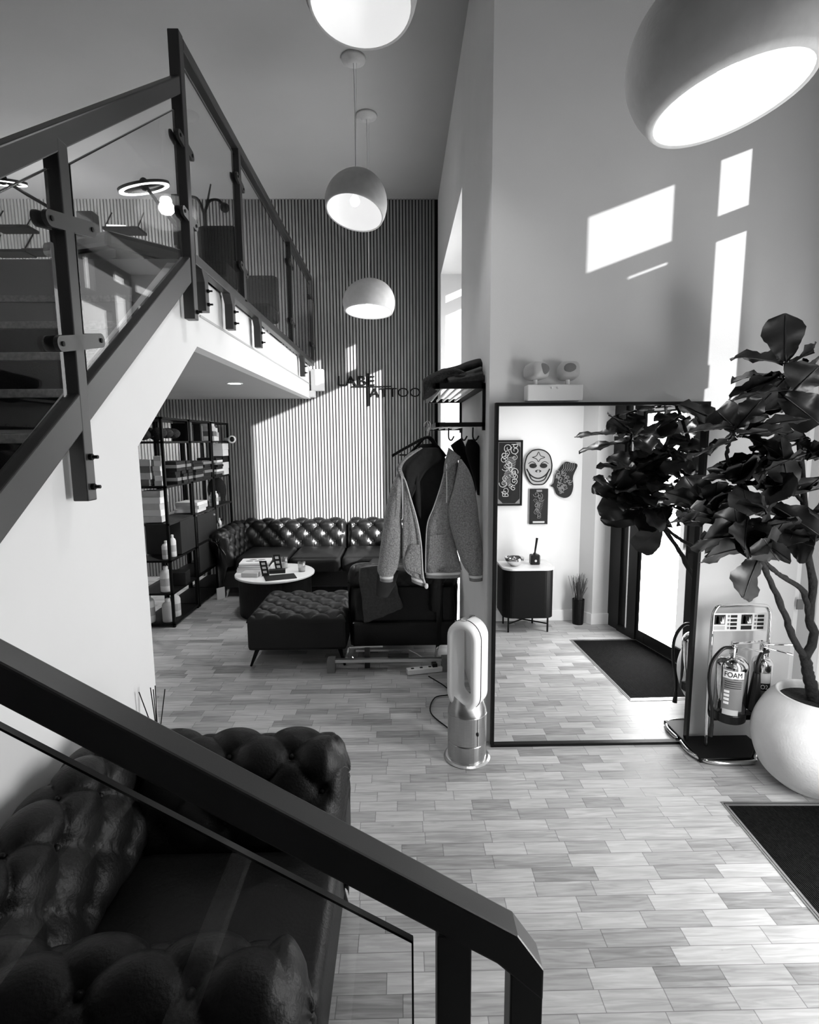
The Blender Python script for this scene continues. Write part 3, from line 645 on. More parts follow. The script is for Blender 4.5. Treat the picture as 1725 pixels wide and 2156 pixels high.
tumbler(tx + .06, ty + .17, tz, .036, .12, 'tall tumbler half full, at the back of the round table', .5)
tumbler(tx + .27, ty + .02, tz, .04, .10, 'short glass mug at the right side of the round table', .45)

# ------------------------------------------------------------------ metal shelving and its contents
def strapmetal(root, y0, y1, zs, xa=-2.50, xb=-2.15, w=.024):
    for y in (y0, y1 - w):
        for x in (xa, xb - w):
            MB().box(x, x + w, y, y + w, 0, 1.97).build('upright', M['black'], root)
    for i, z in enumerate(zs): MB().box(xa, xb, y0, y1, z - .02, z).build('shelf', M['wood'] if i in (3,) else M['black'], root)
    MB().box(xa, xb, y0, y1, 1.95, 1.97).build('top', M['black'], root)
ZS = (.04, .335, .649, .995, 1.343, 1.752)
bays = [(4.94, 5.56), (5.58, 6.20), (6.22, 6.84)]
for (a, b), lb_ in zip(bays, ('black metal open shelving unit, the nearest bay to the stair wall', 'black metal open shelving unit, middle bay with cabinet doors', 'black metal open shelving unit, far bay beside the sofa arm')):
    r_ = thing('shelving_unit', (-2.33, (a + b) / 2, 0), lb_, 'shelving'); strapmetal(r_, a, b, ZS)
    if 'middle' in lb_:
        for z0 in (.36, .68):
            d = MB().box(-2.15, -2.135, a + .03, b - .03, z0, z0 + .29).build('door', M['wood'], r_, bev=.003)
            MB().sphere((-2.128, b - .1, z0 + .24), .012, 6).build('knob', M['lightgrey'], d)
    if 'nearest' in lb_:
        MB().box(-2.48, -2.14, a + .24, b - .03, .66, .98).build('drawer', M['wood'], r_)
def bottle(x, y, z, r, h, m, label, pump=False, grp=None, tall=False):
    t = thing('bottle', (x, y, z), label, 'bottle', grp)
    MB().lathe([(r * .95, 0), (r, .008), (r, h * .72), (r * .8, h * .82), (r * .35, h * .88), (r * .33, h * .9)], (x, y, z), 20).build('body', M[m], t, smooth=True)
    MB().lathe([(r * .4, h * .88), (r * .4, h), (r * .3, h + .004)], (x, y, z), 16).build('cap', M['whiteplastic' if m != 'blackplastic' else 'black'], t)
    MB().lathe([(r * 1.005, h * .25), (r * 1.005, h * .55)], (x, y, z), 20).build('label', M['lightgrey' if m != 'blackplastic' else 'midgrey'], t)
    if pump: MB().tube([(x, y, z + h), (x, y, z + h + .04), (x + .05, y, z + h + .035)], .006, 8).build('pump', M['blackplastic'], t)
bottle(-2.22, 5.02, ZS[2], .04, .17, 'whiteplastic', 'short white bottle on the middle shelf of the nearest bay')
bottle(-2.20, 5.12, ZS[2], .032, .21, 'whiteplastic', 'slim pointed white bottle beside the short one on the nearest bay')
bottle(-2.24, 5.02, ZS[1], .055, .24, 'whiteplastic', 'large white pump bottle on the second shelf from the floor', True)
bottle(-2.24, 5.02, ZS[0], .055, .22, 'lightgrey', 'grey translucent bottle on the lowest shelf of the nearest bay')
bottle(-2.24, 5.17, ZS[0], .055, .24, 'whiteplastic', 'large white bottle at the right on the lowest shelf')
bottle(-2.41, 5.0, ZS[0], .05, .27, 'whiteplastic', 'tall white bottle at the left end of the lowest shelf')
def stack(n, name, x, y, z, sx, sy, sz, mats, lab, grp, jit=.01, gap=.0008):
    for i in range(n):
        o = MB().rot_box((x + random.uniform(-jit, jit), y + random.uniform(-jit, jit), z + sz / 2), sx, sy, sz, random.uniform(-.06, .06)).build(name, M[mats[i % len(mats)]], None, bev=.0015)
        tag(o, lab, name.replace('_', ' '), grp); z += sz + gap
stack(5, 'carton', -2.30, 5.05, ZS[3] + .01, .17, .16, .058, ['cardb', 'paper'], 'white carton in the tall stack on the nearest bay at mid height', 'white cartons stacked at mid height')
stack(6, 'small_box', -2.24, 5.04, ZS[4], .07, .08, .045, ['cardb', 'paper', 'lightgrey'], 'small pale box in the front stack on the fourth shelf of the nearest bay', 'small pale boxes stacked on the fourth shelf')
stack(4, 'small_box', -2.37, 5.04, ZS[4], .14, .12, .06, ['midgrey', 'cardb'], 'wider kraft box in the left stack on the fourth shelf of the nearest bay', 'kraft boxes beside the pale ones')
for k in range(3):
    stack(7, 'book', -2.22, 5.20 + .14 * k, ZS[4], .18, .11, .03, ['dark', 'midgrey', 'dark', 'dark'], 'dark flat case in the piles on the fourth shelf of the nearest bay', 'dark flat cases on the nearest bay')
stack(7, 'book', -2.24, 5.75, ZS[4], .2, .24, .028, ['dark', 'midgrey', 'dark'], 'dark book in the lying pile on the middle bay', 'dark books lying on the middle bay')
stack(6, 'book', -2.24, 6.02, ZS[4], .2, .22, .03, ['dark', 'dark', 'midgrey'], 'dark book in the second lying pile on the middle bay', 'dark books in the second pile of the middle bay')
stack(8, 'book', -2.24, 6.38, ZS[4], .22, .22, .026, ['dark', 'midgrey', 'paper', 'dark'], 'book in the lying pile on the far bay, fourth shelf', 'books lying on the far bay')
stack(4, 'small_box', -2.22, 6.34, ZS[5], .12, .10, .055, ['paper', 'midgrey', 'cardb'], 'small box in the pile on the top shelf of the far bay', 'small boxes on top shelf of the far bay')
stack(3, 'small_box', -2.22, 6.46, ZS[5], .10, .09, .05, ['paper', 'lightgrey'], 'little white box beside the pile on the top shelf of the far bay', 'little white boxes at the top of the far bay')
stack(3, 'tray', -2.25, 5.76, ZS[3] + .01, .24, .26, .035, ['paper', 'cardb'], 'white tray in the low stack on the middle bay', 'white trays on the middle bay')
stack(5, 'carton', -2.23, 6.66, ZS[4], .16, .2, .075, ['paper', 'whiteplastic', 'dark'], 'white carton in the column at the sofa end of the shelving', 'white cartons at the sofa end of the shelving')
for i in range(5):
    bottle(-2.21, 6.28 + .075 * i, ZS[2], .024, .15 + .02 * (i % 2), ('blackplastic', 'whiteplastic')[i % 2], 'small cosmetic bottle in the row on the third shelf of the far bay', grp='cosmetic bottles on the far bay')
for i in range(4):
    bottle(-2.21, 6.28 + .075 * i, ZS[3], .026, .16, ('whiteplastic', 'blackplastic')[i % 2], 'small bottle in the row at mid height on the far bay', grp='small bottles at mid height on the far bay')
o = MB().sphere((-2.26, 6.62, ZS[3] + .16), .11, 10, (1, 1.1, 1.45)).build('backpack', M['darkcloth'], None, smooth=True); tag(o, 'rounded black bag standing on the far bay next to the small bottles', 'bag')
mb = MB(); 
for k in range(9): mb.sphere((-2.30 + random.uniform(-.08, .08), 5.02 + k * .055, ZS[5] + .055 + random.uniform(0, .03)), .055, 7, (1.3, 1, .9))
o = mb.build('folded_scarf', M['fur'], None, smooth=True); tag(o, 'crumpled black fabric bundle on the top shelf of the nearest bay', 'fabric bundle')
for i, (y, h) in enumerate(((5.64, .24), (5.68, .26), (5.72, .23), (5.95, .25), (5.99, .22))):
    flat('book', (-2.26, y, ZS[5]), .18, .03, h * .75, .02, ('dark', 'midgrey', 'dark')[i % 3], 'dark book standing upright on the top shelf of the middle bay', 'book', 'upright books on the middle bay')
flat('tool_case', (-2.25, 5.28, ZS[1]), .22, .16, .13, .1, 'dark', 'black tool case on the second shelf of the nearest bay', 'case', bev=.006)
flat('picture_frame', (-2.02, 5.86, 0), .10, .012, .13, .9, 'lightgrey', 'small picture frame standing on the floor by the sofa arm', 'frame')
cm = thing('security_camera', (-2.13, 6.82, 1.78), 'small round white security camera clipped to the end of the shelving', 'camera')
cc = P(487, 925, X=-2.08)
MB().lathe([(.035, 0), (.045, .02), (.048, .05), (.040, .075), (.03, .078)], cc, 24, Matrix.Rotation(PI / 2, 3, 'X') @ Matrix.Rotation(.5, 3, 'Y')).build('housing', M['whiteplastic'], cm, smooth=True)
MB().sphere(cc + Vector((.03, -.07, 0)), .032, 10, (1, .6, 1)).build('lens', M['blackplastic'], cm, smooth=True)
MB().tube([cc + Vector((-.02, .0, 0)), cc + Vector((-.08, .02, 0))], .02, 12).build('mount', M['whiteplastic'], cm)

# ------------------------------------------------------------------ mirror
mr = thing('wall_mirror', (1.08, 2.87, 0), 'large black framed mirror standing on the floor against the white wall', 'mirror')
mx0, mx1, mz1 = .505, 1.645, 1.94
mb = MB(); frect(mb, mx0, mx1, 0, mz1, .016, 2.862, 2.905); mb.build('frame', M['black'], mr)
MB().hexa([(x_, 2.878 + z_ * .007 + d_, z_) for z_ in (.014, mz1 - .014) for x_, d_ in ((mx0 + .014, 0), (mx1 - .014, 0), (mx1 - .014, .004), (mx0 + .014, .004))]).build('mirror_glass', M['mirror'], mr)

# emergency light on the wall above the mirror
em = thing('emergency_light', (.81, YM, 1.9), 'white twin-head emergency light box on the wall above the mirror', 'emergency light')
MB().box(.665, .955, YM - .09, YM - .001, 1.948, 2.03).build('housing', M['whiteplastic'], em, bev=.006)
for x_ in (.79, .82): MB().sphere((x_, YM - .092, 2.012), .006, 6).build('indicator', M['whiteplastic'], em)
for x_, tw in ((.715, .5), (.885, -.05)):
    hp_ = MB(); Rz = Matrix.Rotation(tw, 3, 'Z') @ Matrix.Rotation(-.15, 3, 'X')
    def hd(u, v):
        a = 2 * PI * u; s_ = (0, .75, .95, 1, .97, .8, 0)[min(int(v * 6 + .01), 6)]; y_ = (.055, .052, .03, .0, -.04, -.055, -.058)[min(int(v * 6 + .01), 6)]
        ca, sa = math.cos(a), math.sin(a); k = (abs(ca) ** 4 + abs(sa) ** 4) ** -.25
        return Vector((x_, YM - .045, 2.10)) + Rz @ Vector((ca * k * .052 * s_, y_, sa * k * .044 * s_))
    hp_.grid(hd, 32, 6, cu=True); h_ = hp_.build('lamp_head', M['lampgrey'] if 'lampgrey' in M else M['lightgrey'], em, smooth=True)
    MB().tube([(x_, YM - .045, 2.028), (x_, YM - .045, 2.065)], .012, 10).build('swivel', M['whiteplastic'], h_)
    MB().sphere(Vector((x_, YM - .045, 2.10)) + Rz @ Vector((0, -.052, 0)), .03, 8, (1.2, .3, 1)).build('lens', M['midgrey'], h_, smooth=True)

# ------------------------------------------------------------------ air purifier fan
fx_, fy_ = .355, 2.78
fn_ = thing('fan_heater', (fx_, fy_, 0), 'tall white and silver bladeless fan with an oval loop, standing beside the mirror', 'fan')
MB().lathe([(.125, 0), (.128, .006), (.118, .014), (.10, .016)], (fx_, fy_, 0), 48).build('foot', M['alu'], fn_, smooth=False)
MB().lathe([(.104, .014), (.106, .02), (.106, .105), (.104, .11)], (fx_, fy_, 0), 48).build('base', M['brushed'], fn_, smooth=False)
MB().lathe([(.103, .11), (.107, .115), (.107, .27), (.103, .275)], (fx_, fy_, 0), 48).build('filter_shroud', M['mesh_silver'] if 'mesh_silver' in M else M['brushed'], fn_)
def necktop(u, v):
    a = 2 * PI * u; r_ = .106 - .028 * v ** 1.5; zt = .345 + .022 * math.cos(2 * (a - .35)); return (fx_ + r_ * math.cos(a), fy_ + r_ * math.sin(a), .275 + (zt - .275) * v)
MB().grid(necktop, 48, 8, cu=True).lathe([(.0001, .30), (.085, .31)], (fx_, fy_, 0), 32).build('neck', M['brushed'], fn_, smooth=True)
lp = MB(); Rf = Matrix.Rotation(-.62, 3, 'Z'); NA, NB = 72, 16; hw, hh_, cz_ = .072, .155, .545
def loop(u, v):
    a = 2 * PI * u
    # stadium centre line
    per = 4 * hh_ + 2 * PI * hw; s_ = u * per
    if s_ < 2 * hh_: px_, pz_, nx_, nz_ = hw, -hh_ + s_, 1, 0
    elif s_ < 2 * hh_ + PI * hw: t_ = (s_ - 2 * hh_) / hw; px_, pz_, nx_, nz_ = hw * math.cos(t_), hh_ + hw * math.sin(t_), math.cos(t_), math.sin(t_)
    elif s_ < 4 * hh_ + PI * hw: px_, pz_, nx_, nz_ = -hw, hh_ - (s_ - 2 * hh_ - PI * hw), -1, 0
    else: t_ = PI + (s_ - 4 * hh_ - PI * hw) / hw; px_, pz_, nx_, nz_ = hw * math.cos(t_), -hh_ + hw * math.sin(t_), math.cos(t_), math.sin(t_)
    b = 2 * PI * v; ca, sa = math.cos(b), math.sin(b); k = (abs(ca) ** 3.5 + abs(sa) ** 3.5) ** (-1 / 3.5)
    ex = .024 * k * ca; ey = .075 * k * sa
    return Vector((fx_, fy_, cz_)) + Rf @ Vector((px_ + nx_ * ex, ey, pz_ + nz_ * ex))
lp.grid(loop, NA, NB, True, True).build('loop', M['whiteplastic'], fn_, smooth=True)
mb = MB()
ring = []
for i in range(NA):
    c0 = loop(i / NA, 0); c1 = loop(i / NA, .5); ring.append(c0 + (c0 - c1).normalized() * .0008 + Rf @ Vector((0, -.03, 0)))
mb.tube(ring + [ring[0]], .0022, 6).build('seam', M['black'], fn_)
MB().obox(Vector((fx_, fy_, cz_ + hh_ + hw + .028)) + Rf @ Vector((0, .0, 0)), Rf @ Vector((.016, 0, 0)), Rf @ Vector((0, .05, 0)), (0, 0, .003)).build('remote_control', M['chrome'], fn_, bev=.001)
MB().tube([(fx_ + .107 * math.cos(-1.15), fy_ + .107 * math.sin(-1.15), z_) for z_ in (.115, .27)], .0018, 5).build('seam', M['black'], fn_)
MB().sphere((fx_ + .108 * math.cos(-1.15), fy_ + .108 * math.sin(-1.15), .185), .008, 6, (1, 1, 1.6)).build('release_button', M['blackplastic'], fn_, smooth=True)

# power strip, cables, chrome base on the floor
ps = thing('power_strip', (.17, 3.76, 0), 'white multi-socket power strip on the floor left of the fan', 'power strip')
a, b = P(857, 1420, Z=.0), P(930, 1412, Z=.0)
MB().bar(a + Vector((0, 0, .022)), b + Vector((0, 0, .022)), .055, .04).build('housing', M['whiteplastic'], ps, bev=.005)
d_ = (b - a)
for k in range(3): MB().bar(a + d_ * (.12 + .25 * k) + Vector((0, 0, .0425)), a + d_ * (.2 + .25 * k) + Vector((0, 0, .0425)), .02, .002).build('socket', M['dark'], ps)
MB().bar(a + d_ * .72 + Vector((0, 0, .055)), a + d_ * .86 + Vector((0, 0, .055)), .045, .03).build('plug', M['blackplastic'], ps, bev=.004)
o = MB().tube(rs([b + Vector((0, .0, .02)), b + Vector((.03, .08, .02)), (.27, 3.95, .02), (.05, 4.02, .12), (-.1, 4.05, .12)], 24), .004, 6).build('cable', M['lightgrey']); tag(o, 'pale cable curving from the power strip to the metal base', 'cable')
o = MB().tube(rs([(.335, 2.92, .02), (.28, 3.05, .01), (.18, 3.25, .01), (.22, 3.45, .01), (.33, 3.5, .01), (.30, 3.62, .01), (.19, 3.72, .04)], 40), .004, 6).build('cable', M['black']); tag(o, 'black cable looping on the floor behind the fan', 'cable')
rk = thing('metal_base', (-.2, 3.9, 0), 'long metal stand base with end feet lying under the sofa arm', 'stand')
pL, pR = P(695, 1391, Y=3.92), P(932, 1391, Y=3.92); zb = pL.z
MB().box(-.53, .30, 3.90, 3.94, zb - .012, zb + .012).build('long_bar', M['alu'], rk, bev=.002)
for x_ in (-.57, .30): MB().box(x_, x_ + .06, 3.88, 3.96, 0, zb + .02).build('end_foot', M['midgrey'], rk, bev=.003)
MB().box(-.36, .05, 4.0, 4.03, zb + .035, zb + .05).build('cross_bar', M['alu'], rk)
MB().bar((-.38, 3.97, zb), (-.42, 3.97, zb - .03), .02, .02).bar((-.44, 3.98, .06), (-.41, 3.98, .165), .014, .014).bar((-.41, 3.98, .165), (-.15, 3.98, .17), .014, .014).build('bent_rod', M['chrome'], rk)
MB().box(-.29, -.25, 3.96, 4.02, 0.0, .16).build('bracket', M['steel'], rk); MB().box(-.11, .05, 3.93, 3.97, zb, zb + .03).build('bracket', M['steel'], rk)

# ------------------------------------------------------------------ coat rack and clothes
rc = thing('coat_rack', (XR, 3.6, 2.0), 'black wall-mounted coat rack with slatted hat shelf on the pier', 'coat rack')
ra, rb, xa = 3.05, 4.24, .20
mb = MB(); mb.box(xa, XR - .002, ra, ra + .022, 2.03, 2.06).box(xa, XR - .002, rb - .022, rb, 2.03, 2.06).box(xa, xa + .022, ra, rb, 2.03, 2.06).box(XR - .024, XR - .002, ra, rb, 2.03, 2.06); mb.build('shelf_frame', M['black'], rc)
for k in range(5): MB().box(xa + .035 + k * .046, xa + .046 + k * .046, ra + .02, rb - .02, 2.036, 2.05).build('shelf_rod', M['rod'], rc)
mb = MB(); mb.box(xa, XR - .002, ra, ra + .022, 1.82, 1.845).box(xa, XR - .002, rb - .022, rb, 1.82, 1.845).box(xa, xa + .022, ra, rb, 1.82, 1.845); mb.build('hanging_rail', M['black'], rc)
MB().box(XR - .018, XR - .002, ra, ra + .018, 1.80, 2.06).box(XR - .018, XR - .002, rb - .018, rb, 1.80, 2.06).build('wall_bracket', M['black'], rc)
for k in range(4): MB().box(xa + .05 + k * .05, xa + .058 + k * .05, ra + .02, rb - .02, 1.826, 1.836).build('rail_rod', M['rod'], rc)
for k, (x_, y_) in enumerate(((.30, 3.35), (.38, 3.35), (.43, 3.2))): MB().tube(rs([(x_, y_, 1.82), (x_, y_, 1.76), (x_ + .015, y_ - .02, 1.745), (x_ + .03, y_ - .03, 1.77)], 10), .005, 6).build('hook', M['blackplastic'], rc)
def loft(pl, pr_, Y0, th, rows=30, nn=20, wr=0.0, bow=0.0, seed=0, sq=1.0, y1=None, flute=0, fa=.0):
    """closed soft tube between two silhouette curves (photo directions on the plane Y0), elliptical in depth"""
    rg = random.Random(seed); ph_ = [rg.uniform(0, 6.28) for _ in range(6)]
    Lp = rs([P(a, b, Y=Y0) for a, b in pl], rows); Rp = rs([P(a, b, Y=Y0) for a, b in pr_], rows); mb = MB(); vs = []
    for i in range(rows + 1):
        l, r_ = Lp[i], Rp[i]; c = (l + r_) / 2; hx = (r_ - l) / 2; t = i / rows; T = th if not callable(th) else th(t)
        yo = bow * math.sin(PI * t) + ((y1 - Y0) * t if y1 is not None else 0)
        for k in range(nn):
            a = 2 * PI * k / nn; ca, sa = math.cos(a), math.sin(a); sg_ = math.copysign(abs(sa) ** sq, sa)
            w_ = wr * (math.sin(9 * t + 3 * a + ph_[0]) + .6 * math.sin(17 * t - 2 * a + ph_[1]) + .4 * math.sin(31 * t + 5 * a + ph_[2]))
            fl = fa * math.sin(flute * ca * PI + ph_[3]) * (.3 + .7 * t)
            vs.append(c + hx * ca * (1 + w_ * .5) + Vector((0, yo + T / 2 * sg_ + w_ * T * .4 - fl, 0)))
    n = nn; fs = [(i * n + k, (i + 1) * n + k, (i + 1) * n + (k + 1) % n, i * n + (k + 1) % n) for i in range(rows) for k in range(n)]
    fs += [tuple(range(n)), tuple(rows * n + k for k in range(n - 1, -1, -1))]
    mb.add(vs, fs); return mb
def Z4(pts): return [(780 + a / 5.99, 900 + b / 5.99) for a, b in pts]
YJ = 3.14
jk = thing('hooded_jacket', tuple(P(900, 1000, Y=YJ)), 'grey fleece zip-up hooded jacket with striped cuffs and hem hanging open on the rack', 'jacket')
b_ = loft(Z4([(590, 260), (520, 420), (440, 700), (410, 1200), (400, 1600), (430, 1800)]), Z4([(880, 250), (960, 420), (1080, 700), (1060, 1200), (1100, 1600), (1140, 1800)]), YJ + .10, .05, 30, 24, .02, seed=3, flute=4, fa=.012).build('lining', M['lining'], jk, smooth=True)
loft(Z4([(350, 560), (285, 700), (225, 900), (180, 1120), (135, 1450), (105, 1650), (88, 1800), (115, 1860)]), Z4([(395, 590), (400, 720), (395, 950), (385, 1150), (405, 1300), (400, 1600), (355, 1750), (295, 1860)]), YJ + .02, lambda t: .075 + .05 * math.sin(PI * min(1, t * 1.1)), 60, 28, .028, .02, 1).build('sleeve', M['jacket'], jk, smooth=True)
loft(Z4([(1120, 400), (1095, 550), (1040, 800), (980, 1020), (1000, 1200), (1050, 1400), (1120, 1620), (1180, 1760), (1240, 1840)]), Z4([(1150, 400), (1245, 540), (1305, 700), (1345, 900), (1375, 1150), (1415, 1450), (1438, 1700), (1440, 1790), (1415, 1840)]), YJ - .03, lambda t: .08 + .06 * math.sin(PI * min(1, t * 1.1)), 60, 28, .028, .02, 2).build('sleeve', M['jacket'], jk, smooth=True)
loft(Z4([(395, 600), (425, 780), (410, 1200), (402, 1600), (425, 1780), (520, 1870)]), Z4([(445, 690), (505, 880), (590, 1180), (640, 1480), (662, 1850), (690, 1960)]), YJ, .035, 40, 20, .02, 0, 4, flute=2, fa=.008).build('front_panel', M['jacket'], jk, smooth=True)
loft(Z4([(925, 560), (880, 760), (800, 1000), (722, 1210), (702, 1500), (700, 1830)]), Z4([(1110, 400), (1105, 700), (1040, 1000), (1060, 1380), (1110, 1600), (1155, 1800)]), YJ + .0, .045, 40, 24, .02, 0, 5, flute=2, fa=.010).build('front_panel', M['jacket'], jk, smooth=True)
def Z4p(a, b, y): return P(780 + a / 5.99, 900 + b / 5.99, Y=y)
# pockets
loft(Z4([(745, 1360), (735, 1500), (715, 1780)]), Z4([(950, 1350), (1010, 1500), (1090, 1760)]), YJ - .022, .02, 12, 16, .01, 0, 6).build('pocket', M['jacket'], jk, smooth=True)
loft(Z4([(510, 1470), (430, 1660), (450, 1790)]), Z4([(640, 1480), (655, 1650), (668, 1860)]), YJ - .018, .02, 12, 16, .01, 0, 6).build('pocket', M['jacket'], jk, smooth=True)
# zip edges, drawstrings
MB().tube(rs([Z4p(a, b, YJ - .025) for a, b in ((400, 600), (448, 690), (505, 880), (592, 1180), (642, 1480), (664, 1850), (705, 2000))], 40), .004, 6).build('zip', M['cord'], jk, smooth=True)
MB().tube(rs([Z4p(a, b, YJ - .03) for a, b in ((940, 540), (880, 760), (800, 1000), (720, 1210), (700, 1500), (697, 1830))], 40), .003, 6).build('zip', M['lightgrey'], jk, smooth=True)
MB().tube(rs([Z4p(a, b, YJ - .05) for a, b in ((960, 460), (962, 600), (965, 800), (962, 950))], 16), .0028, 6).build('drawstring', M['cord'], jk, smooth=True)
MB().tube(rs([Z4p(a, b, YJ - .05) for a, b in ((395, 610), (402, 800), (408, 1120), (390, 1165))], 16), .0028, 6).build('drawstring', M['cord'], jk, smooth=True)
MB().sphere(Z4p(708, 2000, YJ - .03), .012, 6, (1, 1, 1.5)).build('zip_pull', M['cord'], jk)
# hood
loft(Z4([(640, 250), (500, 320), (390, 420), (330, 500), (350, 580)]), Z4([(660, 262), (560, 330), (440, 430), (400, 540), (460, 690)]), YJ - .01, .06, 24, 14, .02, 0, 7).build('hood', M['jacket'], jk, smooth=True)
loft(Z4([(985, 255), (955, 370), (930, 470), (922, 570)]), Z4([(1000, 262), (1100, 340), (1130, 395), (965, 540)]), YJ - .03, .05, 20, 14, .02, 0, 8).build('hood', M['jacket'], jk, smooth=True)
loft(Z4([(640, 265), (440, 400), (385, 480), (440, 640)]), Z4([(860, 255), (900, 400), (700, 560), (520, 900)]), YJ + .05, .05, 20, 20, .02, 0, 9, flute=3, fa=.01).build('hood_lining', M['lining'], jk, smooth=True)
loft(Z4([(585, 300), (560, 560), (560, 900), (600, 1100)]), Z4([(640, 280), (620, 560), (640, 900), (640, 1150)]), YJ + .045, .03, 20, 14, .02, 0, 19).build('hood_lining', M['lining'], jk, smooth=True)
# hem and cuffs with white stripe
def band(pl, pr_, y, th, m, nm='cuff'): return loft(Z4(pl), Z4(pr_), y, th, 6, 20, 0).build(nm, M[m], jk, smooth=True)
for (pl, pr_, y, th, nm) in (([(700, 1810), (702, 1895)], [(1140, 1805), (1132, 1892)], YJ, .05, 'hem'), ([(515, 1865), (522, 1945)], [(690, 1920), (700, 2010)], YJ, .045, 'hem'), ([(118, 1850), (120, 1930)], [(292, 1852), (285, 1940)], YJ + .02, .075, 'cuff'), ([(1240, 1845), (1250, 1930)], [(1418, 1835), (1415, 1925)], YJ - .03, .075, 'cuff')):
    c_ = band(pl, pr_, y, th, 'rib', nm)
    l0, l1 = pl; r0, r1 = pr_; f0, f1 = .18, .52
    ll = [(l0[0] + (l1[0] - l0[0]) * f, l0[1] + (l1[1] - l0[1]) * f) for f in (f0, f1)]; rr_ = [(r0[0] + (r1[0] - r0[0]) * f, r0[1] + (r1[1] - r0[1]) * f) for f in (f0, f1)]
    s_ = loft(Z4([(ll[0][0] - 2, ll[0][1]), (ll[1][0] - 2, ll[1][1])]), Z4([(rr_[0][0] + 2, rr_[0][1]), (rr_[1][0] + 2, rr_[1][1])]), y, th + .006, 4, 20, 0).build('stripe', M['cord'], c_, smooth=True)
# hangers
def hanger(cx_, y, zt, w, label, h=.12, wr_=None):
    wr_ = wr_ or w
    t = thing('coat_hanger', (cx_, y, zt - .2), label, 'hanger')
    MB().tube(rs([(cx_ - .018, y, zt - .02), (cx_ - .012, y, zt + .004), (cx_ + .006, y, zt + .006), (cx_ + .016, y, zt - .02), (cx_ + .004, y, zt - .05), (cx_, y, zt - .085)], 14), .0025, 6).build('hook', M['chrome'], t, smooth=True)
    MB().tube(rs([(cx_ - w, y, zt - .085 - h), (cx_ - w * .5, y, zt - .085 - h * .45), (cx_, y, zt - .085), (cx_ + wr_ * .5, y, zt - .085 - h * .45), (cx_ + wr_, y, zt - .085 - h)], 20), .009, 8).build('arms', M['black'], t, smooth=True)
    MB().tube([(cx_ - w * .8, y, zt - .085 - h * .95), (cx_ + wr_ * .8, y, zt - .085 - h * .95)], .005, 6).build('trouser_bar', M['black'], t)
hanger(.165, YJ + .075, 1.85, .215, 'black hanger with chrome hook holding the grey hooded jacket', .11, .10)
hanger(.165, YJ + .25, 1.85, .12, 'black hanger behind the one that holds the hooded jacket')
def garment(name, pl, pr_, y, th, m, label, cat, seed, z4=True, **k):
    o = loft(Z4(pl) if z4 else pl, Z4(pr_) if z4 else pr_, y, th, 36, 24, .03, 0, seed, **k).build(name, M[m], None, smooth=True); return tag(o, label, cat)
garment('jacket', [(1010, 230), (1150, 480), (1250, 700), (1330, 860)], [(1150, 130), (1290, 440), (1400, 640), (1370, 890)], 3.45, .10, 'darkcloth', 'black jacket hanging behind the right sleeve of the grey hooded one', 'jacket', 11)
garment('coat', [(1230, 150), (1200, 300), (1290, 600), (1350, 850)], [(1310, 150), (1385, 270), (1400, 600), (1385, 850)], 3.28, .07, 'darkcloth', 'black coat hanging on the rack hook nearest the wall', 'coat', 12)
garment('jacket', [(640, 210), (600, 260), (560, 500), (560, 1200)], [(830, 200), (880, 300), (900, 600), (900, 1200)], YJ + .25, .08, 'darkcloth', 'black jacket on the second hanger inside the open hooded one', 'jacket', 13)
garment('jacket', [(85, 1800), (75, 1960), (65, 2110)], [(360, 1800), (320, 1960), (220, 2140)], YJ + .12, .06, 'lining', 'charcoal sleeve of a jacket showing under the left striped cuff', 'jacket', 14)
def Z5(pts): return [(650 + a / 3.593, 700 + b / 3.593) for a, b in pts]
garment('sweater', Z5([(385, 1780), (378, 1850), (400, 2000), (415, 2200)]), Z5([(520, 1760), (640, 1850), (690, 2000), (715, 2080)]), 4.075, .06, 'greycloth', 'grey sweater draped over the black sofa arm beside the ottoman', 'sweater', 15, False, flute=5, fa=.012)
# folded things on the hat shelf
def pile(name, pl, pr2_, y, th, m, label, cat, seed):
    o = loft(pl, pr2_, y, th, 30, 30, .05, .0, seed, .8, flute=3, fa=.01).build(name, M[m], None, smooth=True); return tag(o, label, cat)
pile('blanket', [(925, 782), (955, 775), (985, 764), (1005, 760), (1021, 770)], [(930, 812), (955, 811), (985, 811), (1008, 811), (1022, 811)], 3.45, .55, 'darkcloth', 'black woollen bundle lying at the wall end of the hat shelf', 'folded garment', 31)
pile('fleece', [(890, 800), (905, 790), (930, 780), (955, 776), (975, 784)], [(893, 842), (912, 832), (935, 813), (955, 812), (978, 810)], 3.22, .28, 'fur', 'dark fluffy fleece drooping over the left end of the hat shelf', 'folded garment', 32)
pile('scarf', [(940, 796), (965, 788), (990, 780), (1012, 772)], [(945, 811), (968, 811), (990, 811), (1016, 806)], 3.14, .14, 'greycloth', 'thin grey scarf folded along the front of the hat shelf', 'scarf', 33)
